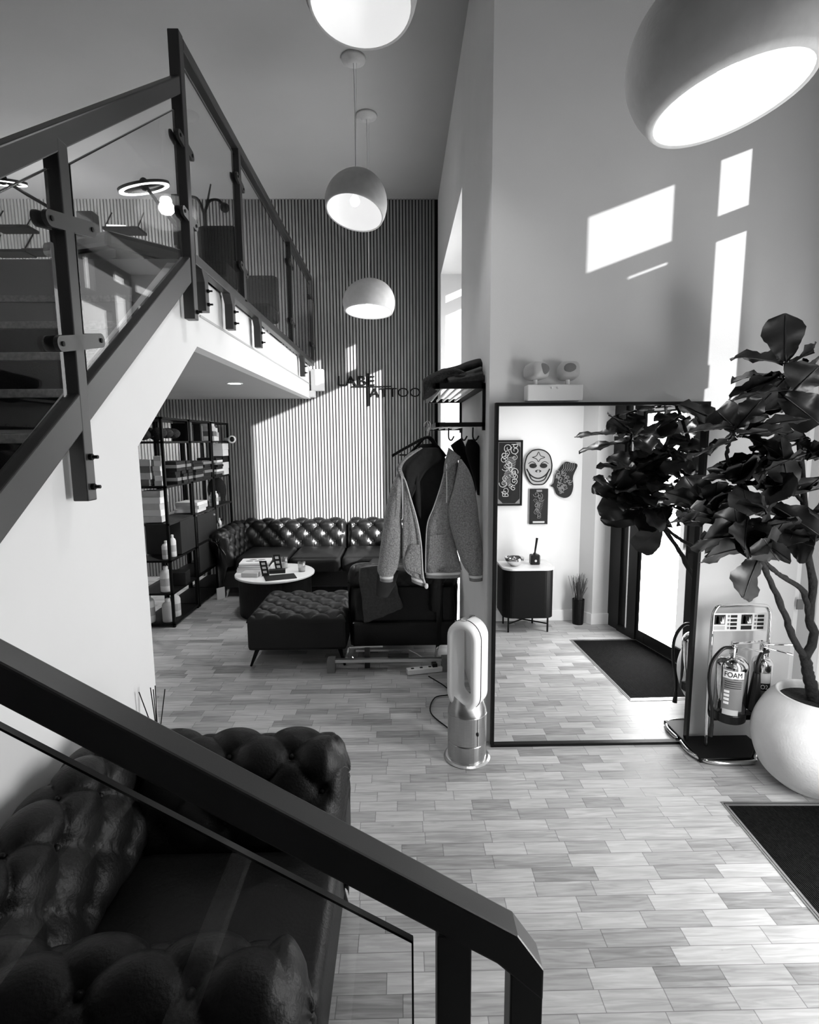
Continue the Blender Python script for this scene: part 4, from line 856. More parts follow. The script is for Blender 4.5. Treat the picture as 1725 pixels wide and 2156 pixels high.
#PART3
# ------------------------------------------------------------------ plant
PX, PY = 2.07, 2.50
pl_ = thing('plant_pot', (PX, PY, 0), 'big round white stoneware pot on the floor at the right', 'plant pot')
prof = [(.17, 0), (.20, .004), (.30, .07), (.355, .16), (.375, .25), (.355, .34), (.30, .42), (.252, .465), (.240, .478), (.226, .474), (.222, .455), (.222, .43)]
pr2 = rs([(r_ * .72, z_, 0) for r_, z_ in prof], 60)
MB().lathe([(p.x, p.y) for p in pr2], (PX, PY, 0), 72).build('bowl', M['pot'], pl_, smooth=True)
def soil(u, v):
    a = 2 * PI * u; r_ = .163 * v; return (PX + r_ * math.cos(a), PY + r_ * math.sin(a), .435 + .008 * math.sin(5 * a + 9 * v) * v * (1 - v) * 3 + .012 * (1 - v))
fg = thing('fiddle_leaf_fig', (PX, PY, .435), 'tall fiddle leaf fig with large dark leaves growing in the round white pot', 'plant')
MB().grid(soil, 40, 10, cu=True).build('soil', M['soil'], pl_, smooth=True)
def br(pts, r0, r1):
    q = rs([P(a, b, Y=y) for a, b, y in pts], 26)
    q = [p + Vector((random.uniform(-.004, .004), random.uniform(-.004, .004), 0)) for p in q]
    rr = [r0 + (r1 - r0) * i / 26 + (.0025 if i % 5 == 0 else 0) for i in range(27)]
    return MB().tube(q, rr, 9).build('branch', M['bark'], fg, smooth=True)
br([(1716, 1475, 2.50), (1704, 1425, 2.50), (1694, 1378, 2.50)], .030, .022)
br([(1694, 1385, 2.50), (1668, 1335, 2.48), (1650, 1285, 2.46), (1622, 1222, 2.45), (1598, 1170, 2.42), (1575, 1090, 2.40), (1555, 1010, 2.38)], .017, .009)
br([(1694, 1385, 2.50), (1716, 1340, 2.50), (1706, 1300, 2.50), (1712, 1230, 2.48), (1700, 1150, 2.46), (1692, 1040, 2.44), (1684, 930, 2.42), (1668, 830, 2.40), (1655, 762, 2.40)], .022, .008)
br([(1706, 1305, 2.50), (1692, 1245, 2.48), (1650, 1215, 2.46), (1625, 1195, 2.44), (1560, 1130, 2.42), (1500, 1080, 2.40)], .014, .007)
br([(1560, 1010, 2.38), (1530, 960, 2.38), (1548, 905, 2.36)], .009, .006)
br([(1692, 1060, 2.44), (1640, 1000, 2.44), (1600, 950, 2.46)], .009, .006)
LF = MB()
def leaf(b, d, L_, w_, up=(0, 0, 1), curl=.12, fold=.22, seed=0):
    rg = random.Random(seed); b = Vector(b); d = Vector(d).normalized(); up = Vector(up); sd = d.cross(up)
    if sd.length < .05: sd = d.cross(Vector((1, .3, 0)))
    sd.normalize(); n = sd.cross(d); NT, NU = 14, 8; ph_ = rg.uniform(0, 6.28); vs = []
    for i in range(NT + 1):
        t = i / NT
        wd = w_ * max(t, .0005) ** .9 * (1 - t + .0004) ** .42 / .452 * (1 - .10 * math.exp(-((t - .33) / .1) ** 2)) + .0015
        for j in range(NU + 1):
            u = j / NU * 2 - 1
            z = -curl * L_ * (t ** 2) + fold * abs(u) * wd + .010 * math.sin(t * 14 + ph_ + 2 * u) * abs(u) + .0035 * math.sin(2 * PI * (t * 7 - abs(u) * 1.3)) * abs(u)
            vs.append(b + d * (t * L_) + sd * (u * wd) + n * z)
    s_ = NU + 1
    LF.add(vs, [(i * s_ + j, (i + 1) * s_ + j, (i + 1) * s_ + j + 1, i * s_ + j + 1) for i in range(NT) for j in range(NU)])
    vein = [b + d * (t * L_) + n * (-curl * L_ * t * t - .001) for t in (0, .25, .5, .75, .97)]
    LF.tube(vein, [.004, .0035, .003, .002, .001], 5)
def lp2(x0_, y0_, x1_, y1_, Y0, Y1, w_, up, curl=.08, fold=.2):   # leaf between two seen points
    a, b = P(x0_, y0_, Y=Y0), P(x1_, y1_, Y=Y1); leaf(a, b - a, (b - a).length * 1.05, w_ * 1.2, up, curl, fold, int(x0_))
EX = [(1655, 765, 1650, 668, 2.40, 2.44, .072, (.25, 1, 0)), (1650, 765, 1552, 742, 2.4, 2.34, .05, (0, .15, 1)), (1660, 770, 1708, 736, 2.4, 2.42, .06, (0, .5, 1)), (1690, 800, 1728, 740, 2.4, 2.5, .06, (0, .5, 1)),
 (1668, 820, 1546, 829, 2.4, 2.28, .045, (0, .1, 1)), (1660, 790, 1581, 803, 2.4, 2.5, .05, (0, .25, 1)), (1665, 830, 1722, 770, 2.4, 2.3, .085, (.2, 1, .3)), (1640, 825, 1726, 890, 2.38, 2.25, .07, (.3, .9, .5)),
 (1550, 905, 1508, 862, 2.36, 2.3, .06, (0, .8, .6)), (1550, 905, 1600, 840, 2.36, 2.3, .05, (0, .8, .4)), (1550, 900, 1448, 898, 2.36, 2.2, .05, (0, .3, 1)), (1552, 925, 1458, 950, 2.36, 2.2, .05, (0, .5, 1)), (1552, 920, 1602, 880, 2.36, 2.5, .05, (0, .8, .5)), (1600, 945, 1690, 915, 2.46, 2.4, .05, (0, .6, 1)),
 (1680, 920, 1590, 895, 2.42, 2.3, .05, (0, .5, 1)), (1640, 900, 1655, 1020, 2.42, 2.3, .055, (.2, 1, .2)), (1635, 950, 1585, 1020, 2.44, 2.3, .04, (.2, 1, .2)), (1680, 930, 1728, 960, 2.42, 2.35, .06, (0, .6, 1)), (1600, 960, 1560, 1000, 2.46, 2.2, .06, (0, .8, .6)),
 (1620, 1010, 1655, 1040, 2.4, 2.2, .07, (0, 1, .4)), (1500, 1085, 1452, 1068, 2.4, 2.3, .05, (0, .8, .4)), (1505, 1080, 1508, 1015, 2.4, 2.35, .05, (0, 1, .2)), (1500, 1080, 1445, 1010, 2.4, 2.55, .07, (0, .9, .3)), (1560, 1130, 1540, 1060, 2.42, 2.3, .09, (0, 1, .1)),
 (1560, 1130, 1470, 1130, 2.42, 2.3, .08, (0, 1, .5)), (1600, 1170, 1560, 1255, 2.42, 2.35, .075, (0, 1, .2)), (1590, 1150, 1480, 1165, 2.42, 2.3, .06, (0, .9, .5)), (1610, 1160, 1650, 1090, 2.42, 2.3, .085, (0, 1, 0)), (1650, 1130, 1715, 1150, 2.42, 2.3, .08, (0, 1, .1)), (1620, 1060, 1725, 1120, 2.4, 2.3, .065, (0, .8, .7)),
 (1690, 1040, 1725, 1000, 2.44, 2.3, .07, (0, .8, .5)), (1575, 1090, 1560, 1160, 2.4, 2.25, .07, (0, 1, .1)), (1640, 1180, 1600, 1130, 2.4, 2.25, .07, (0, 1, .1)), (1500, 1080, 1440, 1095, 2.4, 2.5, .07, (0, .6, 1)), (1555, 1010, 1480, 1000, 2.38, 2.28, .05, (0, .4, 1)), (1660, 1010, 1600, 1080, 2.4, 2.25, .06, (0, 1, .3))]
for e in EX: lp2(*e)
rg = random.Random(21)
for (a, b, y, n_) in ((1660, 790, 2.42, 5), (1700, 860, 2.42, 6), (1555, 915, 2.37, 5), (1620, 960, 2.45, 6), (1690, 970, 2.42, 6), (1560, 1020, 2.38, 7), (1500, 1075, 2.40, 8), (1530, 1110, 2.44, 6), (1600, 1120, 2.42, 7), (1690, 1090, 2.45, 6), (1640, 1050, 2.4, 5)):
    p0 = P(a, b, Y=y)
    for k in range(n_):
        az = rg.uniform(0, 2 * PI); el = rg.uniform(-.45, .6); d = Vector((math.cos(az) * math.cos(el), math.sin(az) * math.cos(el) * .8, math.sin(el)))
        L_ = rg.uniform(.17, .26)
        if (p0 + d * L_).y > 2.88 or (p0 + d * L_).x > 2.2: d.y = -abs(d.y) * .6; d.x = -abs(d.x)
        leaf(p0 + d * .02, d, L_, rg.uniform(.06, .085), (rg.uniform(-.5, .5), rg.uniform(-.2, .8), 1), rg.uniform(.0, .3), rg.uniform(.05, .3), k * 7 + a)
LF.build('foliage', M['leaf'], fg, smooth=True)

# ------------------------------------------------------------------ sunk door mat
mt = thing('door_mat', (1.9, 1.9, 0), 'dark ribbed entrance mat in a metal edge at the bottom right of the floor', 'mat')
mc = [(1.535, 2.365, 0), (2.27, 2.345, 0), (2.08, 1.20, 0), (1.49, 1.20, 0)]
c0 = Vector((1.84, 1.78, 0))
def inset(f): return [Vector(p) + (c0 - Vector(p)) * f for p in mc]
o1, o2 = inset(0), inset(.055)
mb = MB()
for i in range(4):
    j = (i + 1) % 4; a, b, c, d = o1[i], o1[j], o2[j], o2[i]; mb.hexa([a + Vector((0, 0, .0005)), b + Vector((0, 0, .0005)), c + Vector((0, 0, .0005)), d + Vector((0, 0, .0005)), a + Vector((0, 0, .003)), b + Vector((0, 0, .003)), c + Vector((0, 0, .006)), d + Vector((0, 0, .006))])
mb.build('edge_trim', M['alu'], mt)
mb = MB(); o3 = inset(.022); o4 = inset(.028)
for i in range(4):
    j = (i + 1) % 4; mb.hexa([p + Vector((0, 0, z_)) for z_ in (.0035, .0052) for p in (o3[i], o3[j], o4[j], o4[i])])
mb.build('edge_groove', M['dark'], mt)
MB().prism([p + Vector((0, 0, .0005)) for p in o2], (0, 0, .004)).build('matting', M['mat'], mt)

# ------------------------------------------------------------------ fire extinguishers on a chrome stand
es = thing('extinguisher_stand', (1.68, 2.78, 0), 'chrome tubular fire extinguisher stand with a printed plate, between mirror and pot', 'stand')
ys_ = 2.80
def Q(a, b, y=ys_): return P(a, b, Y=y)
zt_ = Q(1560, 1275).z; xl, xr_ = Q(1500, 1320).x, Q(1621, 1320).x
MB().tube(rs([(xl + .012, ys_, .03), (xl + .004, ys_, .3), (xl, ys_, zt_ - .12), (xl + .012, ys_, zt_ - .02), (xl + .06, ys_, zt_), (xr_ - .07, ys_, zt_), (xr_ - .015, ys_, zt_ - .02), (xr_, ys_, zt_ - .12), (xr_ - .004, ys_, .3), (xr_ - .012, ys_, .03)], 70), .0105, 12).build('frame', M['chrome'], es, smooth=True)
MB().tube(rs([(xl - .10, 2.86, .018), (xl - .10, 2.74, .018), (xl - .03, 2.66, .018), (xr_ - .14, 2.655, .018), (xr_ - .09, 2.70, .018), (xr_ + .0, 2.80, .018), (xr_ + .01, 2.87, .018)], 50), .011, 10).build('base_tube', M['chrome'], es, smooth=True)
MB().prism([(xl - .09, 2.675, .004), (xr_ - .13, 2.675, .004), (xr_ - .01, 2.81, .004), (xr_ - .01, 2.90, .004), (xl - .09, 2.90, .004)], (0, 0, .026)).build('base_plate', M['black'], es, bev=.004)
a, b = Q(1504, 1292, 2.785), Q(1614, 1328, 2.785)
sp_ = MB().box(a.x, b.x, 2.787, 2.79, b.z, a.z).build('sign_plate', M['paper'], es)
wd, hg = b.x - a.x, a.z - b.z
def spr(u0, u1, v0, v1, mm, nm='pictogram'): return MB().box(a.x + wd * u0, a.x + wd * u1, 2.7855, 2.787, a.z - hg * v1, a.z - hg * v0).build(nm, M[mm], sp_)
for u0 in (.02, .52):
    spr(u0, u0 + .2, .08, .62, 'dark'); spr(u0 + .03, u0 + .08, .22, .58, 'paper'); spr(u0 + .04, u0 + .07, .14, .22, 'paper')
    fl = [a + Vector((wd * (u0 + q), -(2.787 - 2.7855), -hg * w_)) for q, w_ in ((.12, .58), (.11, .42), (.135, .5), (.15, .2), (.165, .4), (.18, .15), (.19, .58))]
    for p in fl: p.y = 2.7852
    MB().prism(fl, (0, .001, 0)).build('pictogram', M['paper'], sp_)
    for k in range(4): spr(u0 + .30, u0 + .42, .1 + .22 * k, .24 + .22 * k, 'dark'); spr(u0 + .245, u0 + .28, .1 + .22 * k, .22 + .22 * k, 'midgrey')
    spr(u0, u0 + .2, .70, .92, 'dark' if u0 > .3 else 'lightgrey')
def ext(cx_, cy_, z0, r, h, label, word, wcol, co2=False):
    t = thing('fire_extinguisher', (cx_, cy_, z0), label, 'fire extinguisher')
    if not co2: MB().lathe([(r * .96, 0), (r * 1.03, .006), (r * 1.03, .045), (r, .05)], (cx_, cy_, z0), 40).build('foot_ring', M['blackplastic'], t, smooth=False)
    zb_ = z0 + (.04 if not co2 else 0)
    dome = [(r, zb_ - z0), (r, h * .80)] + [(r * math.cos(PI / 2 * k / 10) if k < 10 else .02, h * .80 + r * .75 * math.sin(PI / 2 * k / 10)) for k in range(1, 11)] + [(.018, h + .0)]
    MB().lathe(dome, (cx_, cy_, z0), 48).build('cylinder', M['chrome'], t, smooth=True)
    zt = z0 + h
    MB().lathe([(.018, -.01), (.02, .0), (.02, .03), (.014, .035), (.014, .05)], (cx_, cy_, zt), 20).build('valve', M['chrome'], t)
    MB().bar((cx_ - .02, cy_ - .02, zt + .045), (cx_ + .115, cy_ - .06, zt + .075 if not co2 else zt + .055), .022, .006).build('lever', M['chrome'], t, bev=.002)
    MB().bar((cx_ - .02, cy_ - .02, zt + .03), (cx_ + .115, cy_ - .06, zt + .02 if not co2 else zt - .0), .022, .006).build('carry_handle', M['chrome'], t, bev=.002)
    fr_ = math.atan2(-cy_, -cx_ * 1.0) + .05
    def cyl(u, v, r2, a0, a1, z0_, z1_): a_ = fr_ + a0 + (a1 - a0) * u; return (cx_ + r2 * math.cos(a_), cy_ + r2 * math.sin(a_), z0_ + (z1_ - z0_) * v)
    def patch(a0, a1, z0_, z1_, m, dr=.001, nm='label'):
        return MB().grid(lambda u, v: cyl(u, v, r + dr, a0, a1, z0_, z1_), 14, 1).build(nm, M[m], t, smooth=True)
    H0 = z0
    if not co2:
        patch(-.55, .75, H0 + h * .67, H0 + h * .78, wcol); patch(-.55, .75, H0 + h * .20, H0 + h * .66, 'midgrey', .0008)
        for k in range(4): patch(-.4, .6, H0 + h * (.62 - .03 * k), H0 + h * (.63 - .03 * k), 'dark', .0016, 'print')
        for k in range(4): patch(-.42, -.1, H0 + h * (.46 - .055 * k), H0 + h * (.495 - .055 * k), 'paper', .0016, 'print'); patch(.02, .55, H0 + h * (.47 - .055 * k), H0 + h * (.48 - .055 * k), 'midgrey', .0016, 'print')
        patch(-.45, .5, H0 + h * .14, H0 + h * .22, 'lightgrey', .0016, 'print')
    else:
        patch(-.7, .9, H0 + h * .52, H0 + h * .68, 'lightgrey'); patch(-.7, .9, H0 + h * .40, H0 + h * .52, 'dark')
    # curved word
    cu = bpy.data.curves.new('txt', 'FONT'); cu.body = word; cu.size = 1; cu.align_x = 'CENTER'; cu.extrude = .01; o = bpy.data.objects.new('txt', cu); C.objects.link(o)
    me = bpy.data.meshes.new_from_object(o.evaluated_get(bpy.context.evaluated_depsgraph_get())); bpy.data.objects.remove(o); k = (h * .075 if not co2 else h * .07) / .72
    zc = H0 + (h * .69 if not co2 else h * .43); a00 = .08 if not co2 else .1
    vs = [Vector((cx_ + (r + .0022 + v.co.z * k) * math.cos(fr_ + a00 + v.co.x * k * .78 / r), cy_ + (r + .0022 + v.co.z * k) * math.sin(fr_ + a00 + v.co.x * k * .78 / r), zc + v.co.y * k)) for v in me.vertices]
    MB().add(vs, [tuple(p.vertices) for p in me.polygons]).build('lettering', M['dark' if not co2 else 'paper'], t); bpy.data.meshes.remove(me)
    return t, zt
fc = Q(1541, 1450, 2.70); fb = P(1541, 1522, Y=2.66).z
t1, zt1 = ext(fc.x, 2.71, fb, .078, P(1541, 1372, Y=2.7).z - fb, 'polished chrome foam fire extinguisher with black foot, left one on the stand', 'FOAM', 'paper')
MB().tube(rs([(fc.x - .01, 2.70, zt1 + .02), (fc.x - .07, 2.69, zt1 + .02), (fc.x - .125, 2.69, zt1 - .06), (fc.x - .13, 2.69, zt1 - .18), (fc.x - .105, 2.69, zt1 - .32), (fc.x - .10, 2.69, zt1 - .42)], 30), .009, 10).build('hose', M['blackplastic'], t1, smooth=True)
MB().tube([(fc.x - .10, 2.69, zt1 - .40), (fc.x - .105, 2.69, zt1 - .47)], [.010, .014], 12).build('nozzle', M['blackplastic'], t1)
c2 = Q(1611, 1430, 2.72); cb_ = P(1611, 1500, Y=2.72).z
t2, zt2 = ext(c2.x - .008, 2.738, cb_, .050, P(1605, 1372, Y=2.72).z - cb_, 'slimmer chrome fire extinguisher with black horn, right one on the stand beside the pot', 'CO2', 'dark', True)
MB().tube([(c2.x - .075, 2.68, zt2 - .10), (c2.x - .082, 2.68, zt2 - .30)], [.018, .038], 16).build('horn', M['blackplastic'], t2, smooth=False)
MB().tube(rs([(c2.x - .01, 2.70, zt2 + .01), (c2.x - .05, 2.69, zt2 + .0), (c2.x - .074, 2.68, zt2 - .05), (c2.x - .075, 2.68, zt2 - .11)], 14), .010, 10).build('hose', M['blackplastic'], t2, smooth=True)
MB().box(fc.x - .02, c2.x + .03, 2.785, 2.80, cb_ + .02, cb_ + .05).build('bracket', M['black'], es)
MB().box(fc.x - .06, c2.x + .05, 2.74, 2.80, fb - .03, fb - .002).build('holder_shelf', M['black'], es)
wsx = thing('wall_socket', (2.2, YM, .9), 'small dark switch plate on the white wall behind the plant stems', 'switch')
q = P(1684, 1272, Y=YM); MB().box(q.x - .02, q.x + .02, YM - .008, YM - .001, q.z - .03, q.z + .03).build('plate', M['midgrey'], wsx, bev=.002)

# ------------------------------------------------------------------ things on the entrance side, seen in the mirror
MIR = 2.876
def PMr(a, b, y):
    r = RM @ Vector((a - CX, b - CY, F_PX)); n = Vector((0, -1, .007)).normalized(); q0 = Vector((0, 2.878, 0)); c = Vector((0, 0, CAMH))
    h = c + r * ((q0 - c).dot(n) / r.dot(n)); r2 = r - n * (2 * r.dot(n)); return h + r2 * ((y - h.y) / r2.y)
sb = thing('sideboard', (1.2, .85, 0), 'black sideboard with rounded ends, white marble top and thin metal legs', 'sideboard')
yb0, yb1 = .67, 1.03
tr = PMr(1173, 1197, yb1); zt_ = tr.z
def rounded(x0, x1, y0, y1, r, z0, z1):
    pts = []
    for (cx_, cy_, a0) in ((x1 - r, y1 - r, 0), (x0 + r, y1 - r, PI / 2)):
        for k in range(9): a = a0 + PI / 2 * k / 8; pts.append((cx_ + r * math.cos(a), cy_ + r * math.sin(a), z0))
    pts += [(x0, y0, z0), (x1, y0, z0)]
    return MB().prism(pts, (0, 0, z1 - z0))
sx0 = .925
rounded(sx0, tr.x, yb0, yb1, .10, zt_ - .02, zt_).build('top', M['marble'], sb, bev=.003)
zl = PMr(1172, 1302, yb1).z
rounded(sx0 + .008, tr.x - .008, yb0 + .005, yb1 - .008, .095, zl, zt_ - .02).build('body', M['black'], sb)
for x_, y_ in ((tr.x - .06, yb1 - .05), (tr.x - .14, yb0 + .06), (sx0 + .06, yb1 - .05), (sx0 + .06, yb0 + .06)): MB().box(x_ - .007, x_ + .007, y_ - .007, y_ + .007, 0, zl).build('leg', M['black'], sb)
MB().bar((sx0 + .06, yb0 + .06, zl * .55), (tr.x - .06, yb1 - .05, zl * .55), .01, .01).build('cross_brace', M['black'], sb); MB().bar((sx0 + .06, yb1 - .05, zl * .55), (tr.x - .14, yb0 + .06, zl * .55), .01, .01).build('cross_brace', M['black'], sb)
bc = PMr(1083, 1195, .90)
o = MB().lathe([(.0001, .0), (.03, 0), (.06, .02), (.083, .05), (.09, .082), (.086, .082), (.078, .05), (.055, .024), (.0001, .008)], (bc.x, .90, zt_), 40).build('bowl', M['chrome'], None, smooth=True); tag(o, 'shiny chrome bowl on the marble-topped sideboard', 'bowl')
gt = PMr(1126, 1190, .84)
gb = thing('decanter', (gt.x, .84, zt_), 'squat black square decanter with long slanted neck on the sideboard', 'decanter')
MB().box(gt.x - .045, gt.x + .045, .80, .88, zt_, zt_ + .095).build('body', M['blackplastic'], gb, bev=.012)
MB().lathe([(.02, .08), (.016, .10), (.012, .11)], (gt.x, .84, zt_), 16).build('collar', M['blackplastic'], gb); MB().tube([(gt.x, .84, zt_ + .11), (gt.x + .018, .84, zt_ + .25)], [.008, .011], 12).build('neck', M['blackplastic'], gb)
MB().lathe([(.011, 0), (.011, .002)], (gt.x, .881, zt_ + .04), 20, Matrix.Rotation(-PI / 2, 3, 'X')).build('badge', M['lightgrey'], gb)
vs_ = PMr(1217, 1300, .76)
vz = thing('floor_vase', (vs_.x, .76, 0), 'tall black floor vase with dried grass stems next to the sideboard', 'vase')
MB().lathe([(.05, 0), (.052, .01), (.058, .24), (.058, .245), (.052, .245), (.048, .02)], (vs_.x, .76, 0), 28).build('vase', M['black'], vz)
gg = MB(); rg = random.Random(5)
for k in range(110):
    a = rg.uniform(0, 2 * PI); s_ = rg.uniform(.0, .085); h_ = rg.uniform(.36, .50)
    gg.tube([(vs_.x + .02 * math.cos(a), .76 + .02 * math.sin(a), .08), (vs_.x + s_ * .5 * math.cos(a), .76 + s_ * .4 * math.sin(a), .28), (vs_.x + s_ * math.cos(a), .76 + s_ * math.sin(a) * .7, h_)], .0016, 3)
gg.tube([(vs_.x, .76, .1), (vs_.x - .11, .78, .48)], .002, 4)
gg.build('dried_grass', M['grass'], vz)
ya = .652
def wallpt(a, b): return PMr(a, b, ya)
def relief(root, pts2, z, m, closed=False, r=.004, nm='line_work'):   # raised line drawing on the art wall
    q = rs([(p[0], ya + z, p[1]) for p in pts2], max(12, len(pts2) * 5)); return MB().tube(q, r, 5).build(nm, M[m], root, smooth=True)
# tall framed panel
a, b = wallpt(1041, 927), wallpt(1098, 1064); x0_, x1_ = .91, b.x; z1_, z0_ = a.z, b.z
ap = thing('framed_artwork', (1.0, ya, z0_), 'tall black framed panel with pale swirling line drawing on the wall above the sideboard', 'artwork')
MB().box(x0_, x1_, ya, ya + .018, z0_, z1_).build('panel', M['dark'], ap)
mb = MB(); frect(mb, x0_, x1_, z0_, z1_, .012, ya, ya + .028); mb.build('frame', M['black'], ap)
mb = MB(); frect(mb, x0_ + .018, x1_ - .018, z0_ + .018, z1_ - .018, .004, ya + .018, ya + .021); mb.build('border_line', M['midgrey'], ap)
def swirls(root, x0, x1, z0, z1, n, seed, r, m='lightgrey', y_=.021):
    rg = random.Random(seed); mb = MB(); w, h = x1 - x0, z1 - z0
    for i in range(n):
        cx_ = x0 + w * rg.uniform(.2, .8); cz_ = z0 + h * (i + .5) / n; R0 = w * rg.uniform(.12, .24); t0 = rg.uniform(0, 6.28); sg_ = rg.choice((-1, 1)); pts = []
        for k in range(22):
            t = k / 21; rr = R0 * (1 - t * .8); a_ = t0 + sg_ * t * 8; x_ = min(max(cx_ + rr * math.cos(a_), x0), x1); z_ = min(max(cz_ + rr * math.sin(a_), z0), z1); pts.append((x_, ya + y_, z_))
        mb.tube(pts, r * rg.uniform(.7, 1.3), 4)
    for k in range(int(n * .9)):
        zz = z0 + h * (.2 + .65 * k / n); pts = [(x0 + w * (.3 + .4 * t_) + w * .12 * math.sin(zz * 17), ya + y_, zz + .012 * math.sin(PI * t_)) for t_ in (0, .25, .5, .75, 1)]; mb.tube(pts, r * .7, 4)
    return mb.build('line_work', M[m], root)
swirls(ap, x0_ + .03, x1_ - .03, z0_ + .09, z1_ - .04, 22, 3, .0035)
for sx_, sz_ in ((x0_ + .02, z0_ + .02), (x1_ - .02, z0_ + .02), (x1_ - .02, z1_ - .02)):
    dx = .05 if sx_ < .98 else -.05; dz = .05 if sz_ < z0_ + .1 else -.05
    MB().prism([(sx_, ya + .018, sz_), (sx_ + dx, ya + .018, sz_), (sx_, ya + .018, sz_ + dz)], (0, .003, 0)).build('corner_piece', M['midgrey'], ap)
# mask shaped relief
c = wallpt(1133, 985); mk = thing('wall_mask', (c.x, ya, c.z), 'pale grinning mask with dark outline hanging beside the tall framed panel', 'mask')
k_ = .125 / 25.0      # metres per reference pixel
def mkp(pts): return [(c.x + a * k_, c.z - b * k_) for a, b in pts]
out = [(-12, -33), (0, -35), (12, -32), (21, -24), (25, -12), (26, -2), (24, 10), (17, 24), (10, 31), (0, 32), (-10, 31), (-17, 24), (-24, 10), (-26, -2), (-25, -12), (-21, -24)]
MB().prism([(x_, ya, z_) for x_, z_ in [(p.x, p.y) for p in rs([(x_, z_, 0) for x_, z_ in mkp(out + [out[0]])], 60)][:-1]], (0, .015, 0)).build('face', M['greypaper'], mk)
relief(mk, mkp(out + [out[0]]), .016, 'dark', r=.006)
relief(mk, mkp([(-22, 2), (-16, 12), (-8, 18), (0, 20), (8, 18), (16, 12), (22, 2)]), .016, 'dark', r=.006, nm='mouth'); relief(mk, mkp([(-18, 10), (-12, 22), (0, 26), (12, 22), (18, 10)]), .016, 'dark', r=.005, nm='mouth')
for s_ in (-1, 1):
    q = mkp([(s_ * 10, -4)])[0]; MB().lathe([(.032, 0), (.032, .004), (.001, .005)], (q[0], ya + .015, q[1]), 20, Matrix.Rotation(-PI / 2, 3, 'X') @ Matrix.Diagonal((1.1, .7, 1))).build('eye', M['dark'], mk)
    relief(mk, mkp([(s_ * 19, -8), (s_ * 12, -12), (s_ * 5, -8)]), .016, 'dark', r=.003, nm='eyebrow')
    relief(mk, mkp([(s_ * 1, 4), (s_ * 5, 6), (s_ * 2, 8)]), .016, 'dark', r=.004, nm='nose')
relief(mk, mkp([(-12, -20), (-4, -23), (0, -30), (4, -23), (12, -20), (4, -17), (0, -12), (-4, -17), (-12, -20)]), .016, 'dark', r=.003, nm='forehead_mark'); 
# small dark panel below
a, b = wallpt(1116, 1029), wallpt(1152, 1103); sp2 = thing('small_artwork', (a.x, ya, b.z), 'small dark panel with faint swirling figure under the grinning mask', 'artwork')
MB().box(a.x, b.x, ya, ya + .018, b.z, a.z).build('panel', M['dark'], sp2); swirls(sp2, a.x + .02, b.x - .02, b.z + .06, a.z - .04, 11, 9, .003, 'midgrey'); MB().box(a.x + .03, b.x - .03, ya + .018, ya + .02, b.z + .012, b.z + .03).build('caption_strip', M['lightgrey'], sp2); MB().box(a.x + .06, b.x - .06, ya + .018, ya + .02, a.z - .03, a.z - .01).build('caption_strip', M['midgrey'], sp2)
# curly carved relief
c = wallpt(1188, 1012); lr = thing('carved_relief', (c.x, ya, c.z), 'dark curly carved relief with flowing strands, right of the grinning mask', 'carving')
o_ = [(-18, -10), (-20, 4), (-26, 10), (-18, 14), (-14, 26), (0, 33), (12, 28), (17, 12), (16, -8), (24, -30), (12, -34), (2, -36), (-8, -26)]
MB().prism([(c.x + p.x * k_, ya, c.z - p.y * k_) for p in rs([(x_, z_, 0) for x_, z_ in o_ + [o_[0]]], 50)[:-1]], (0, .02, 0)).build('back_board', M['dark'], lr)
mb = MB(); rg = random.Random(8)
for i in range(26):
    ax_, az_ = rg.uniform(-14, 12), rg.uniform(-22, 24); R0 = rg.uniform(3, 7); t0 = rg.uniform(0, 6.28)
    mb.tube([(c.x + (ax_ + R0 * (1 - k / 16) * math.cos(t0 + k * .45)) * k_, ya + .022, c.z - (az_ + R0 * (1 - k / 16) * math.sin(t0 + k * .45)) * k_) for k in range(14)], .005, 5)
for i in range(6): mb.tube([(c.x + (-8 + i * 4 + 2 * math.sin(k)) * k_ + k * .008, ya + .022, c.z + (18 + k * 3.2) * k_) for k in range(6)], .004, 5)
mb.build('curls', M['midgrey'], lr, smooth=True)

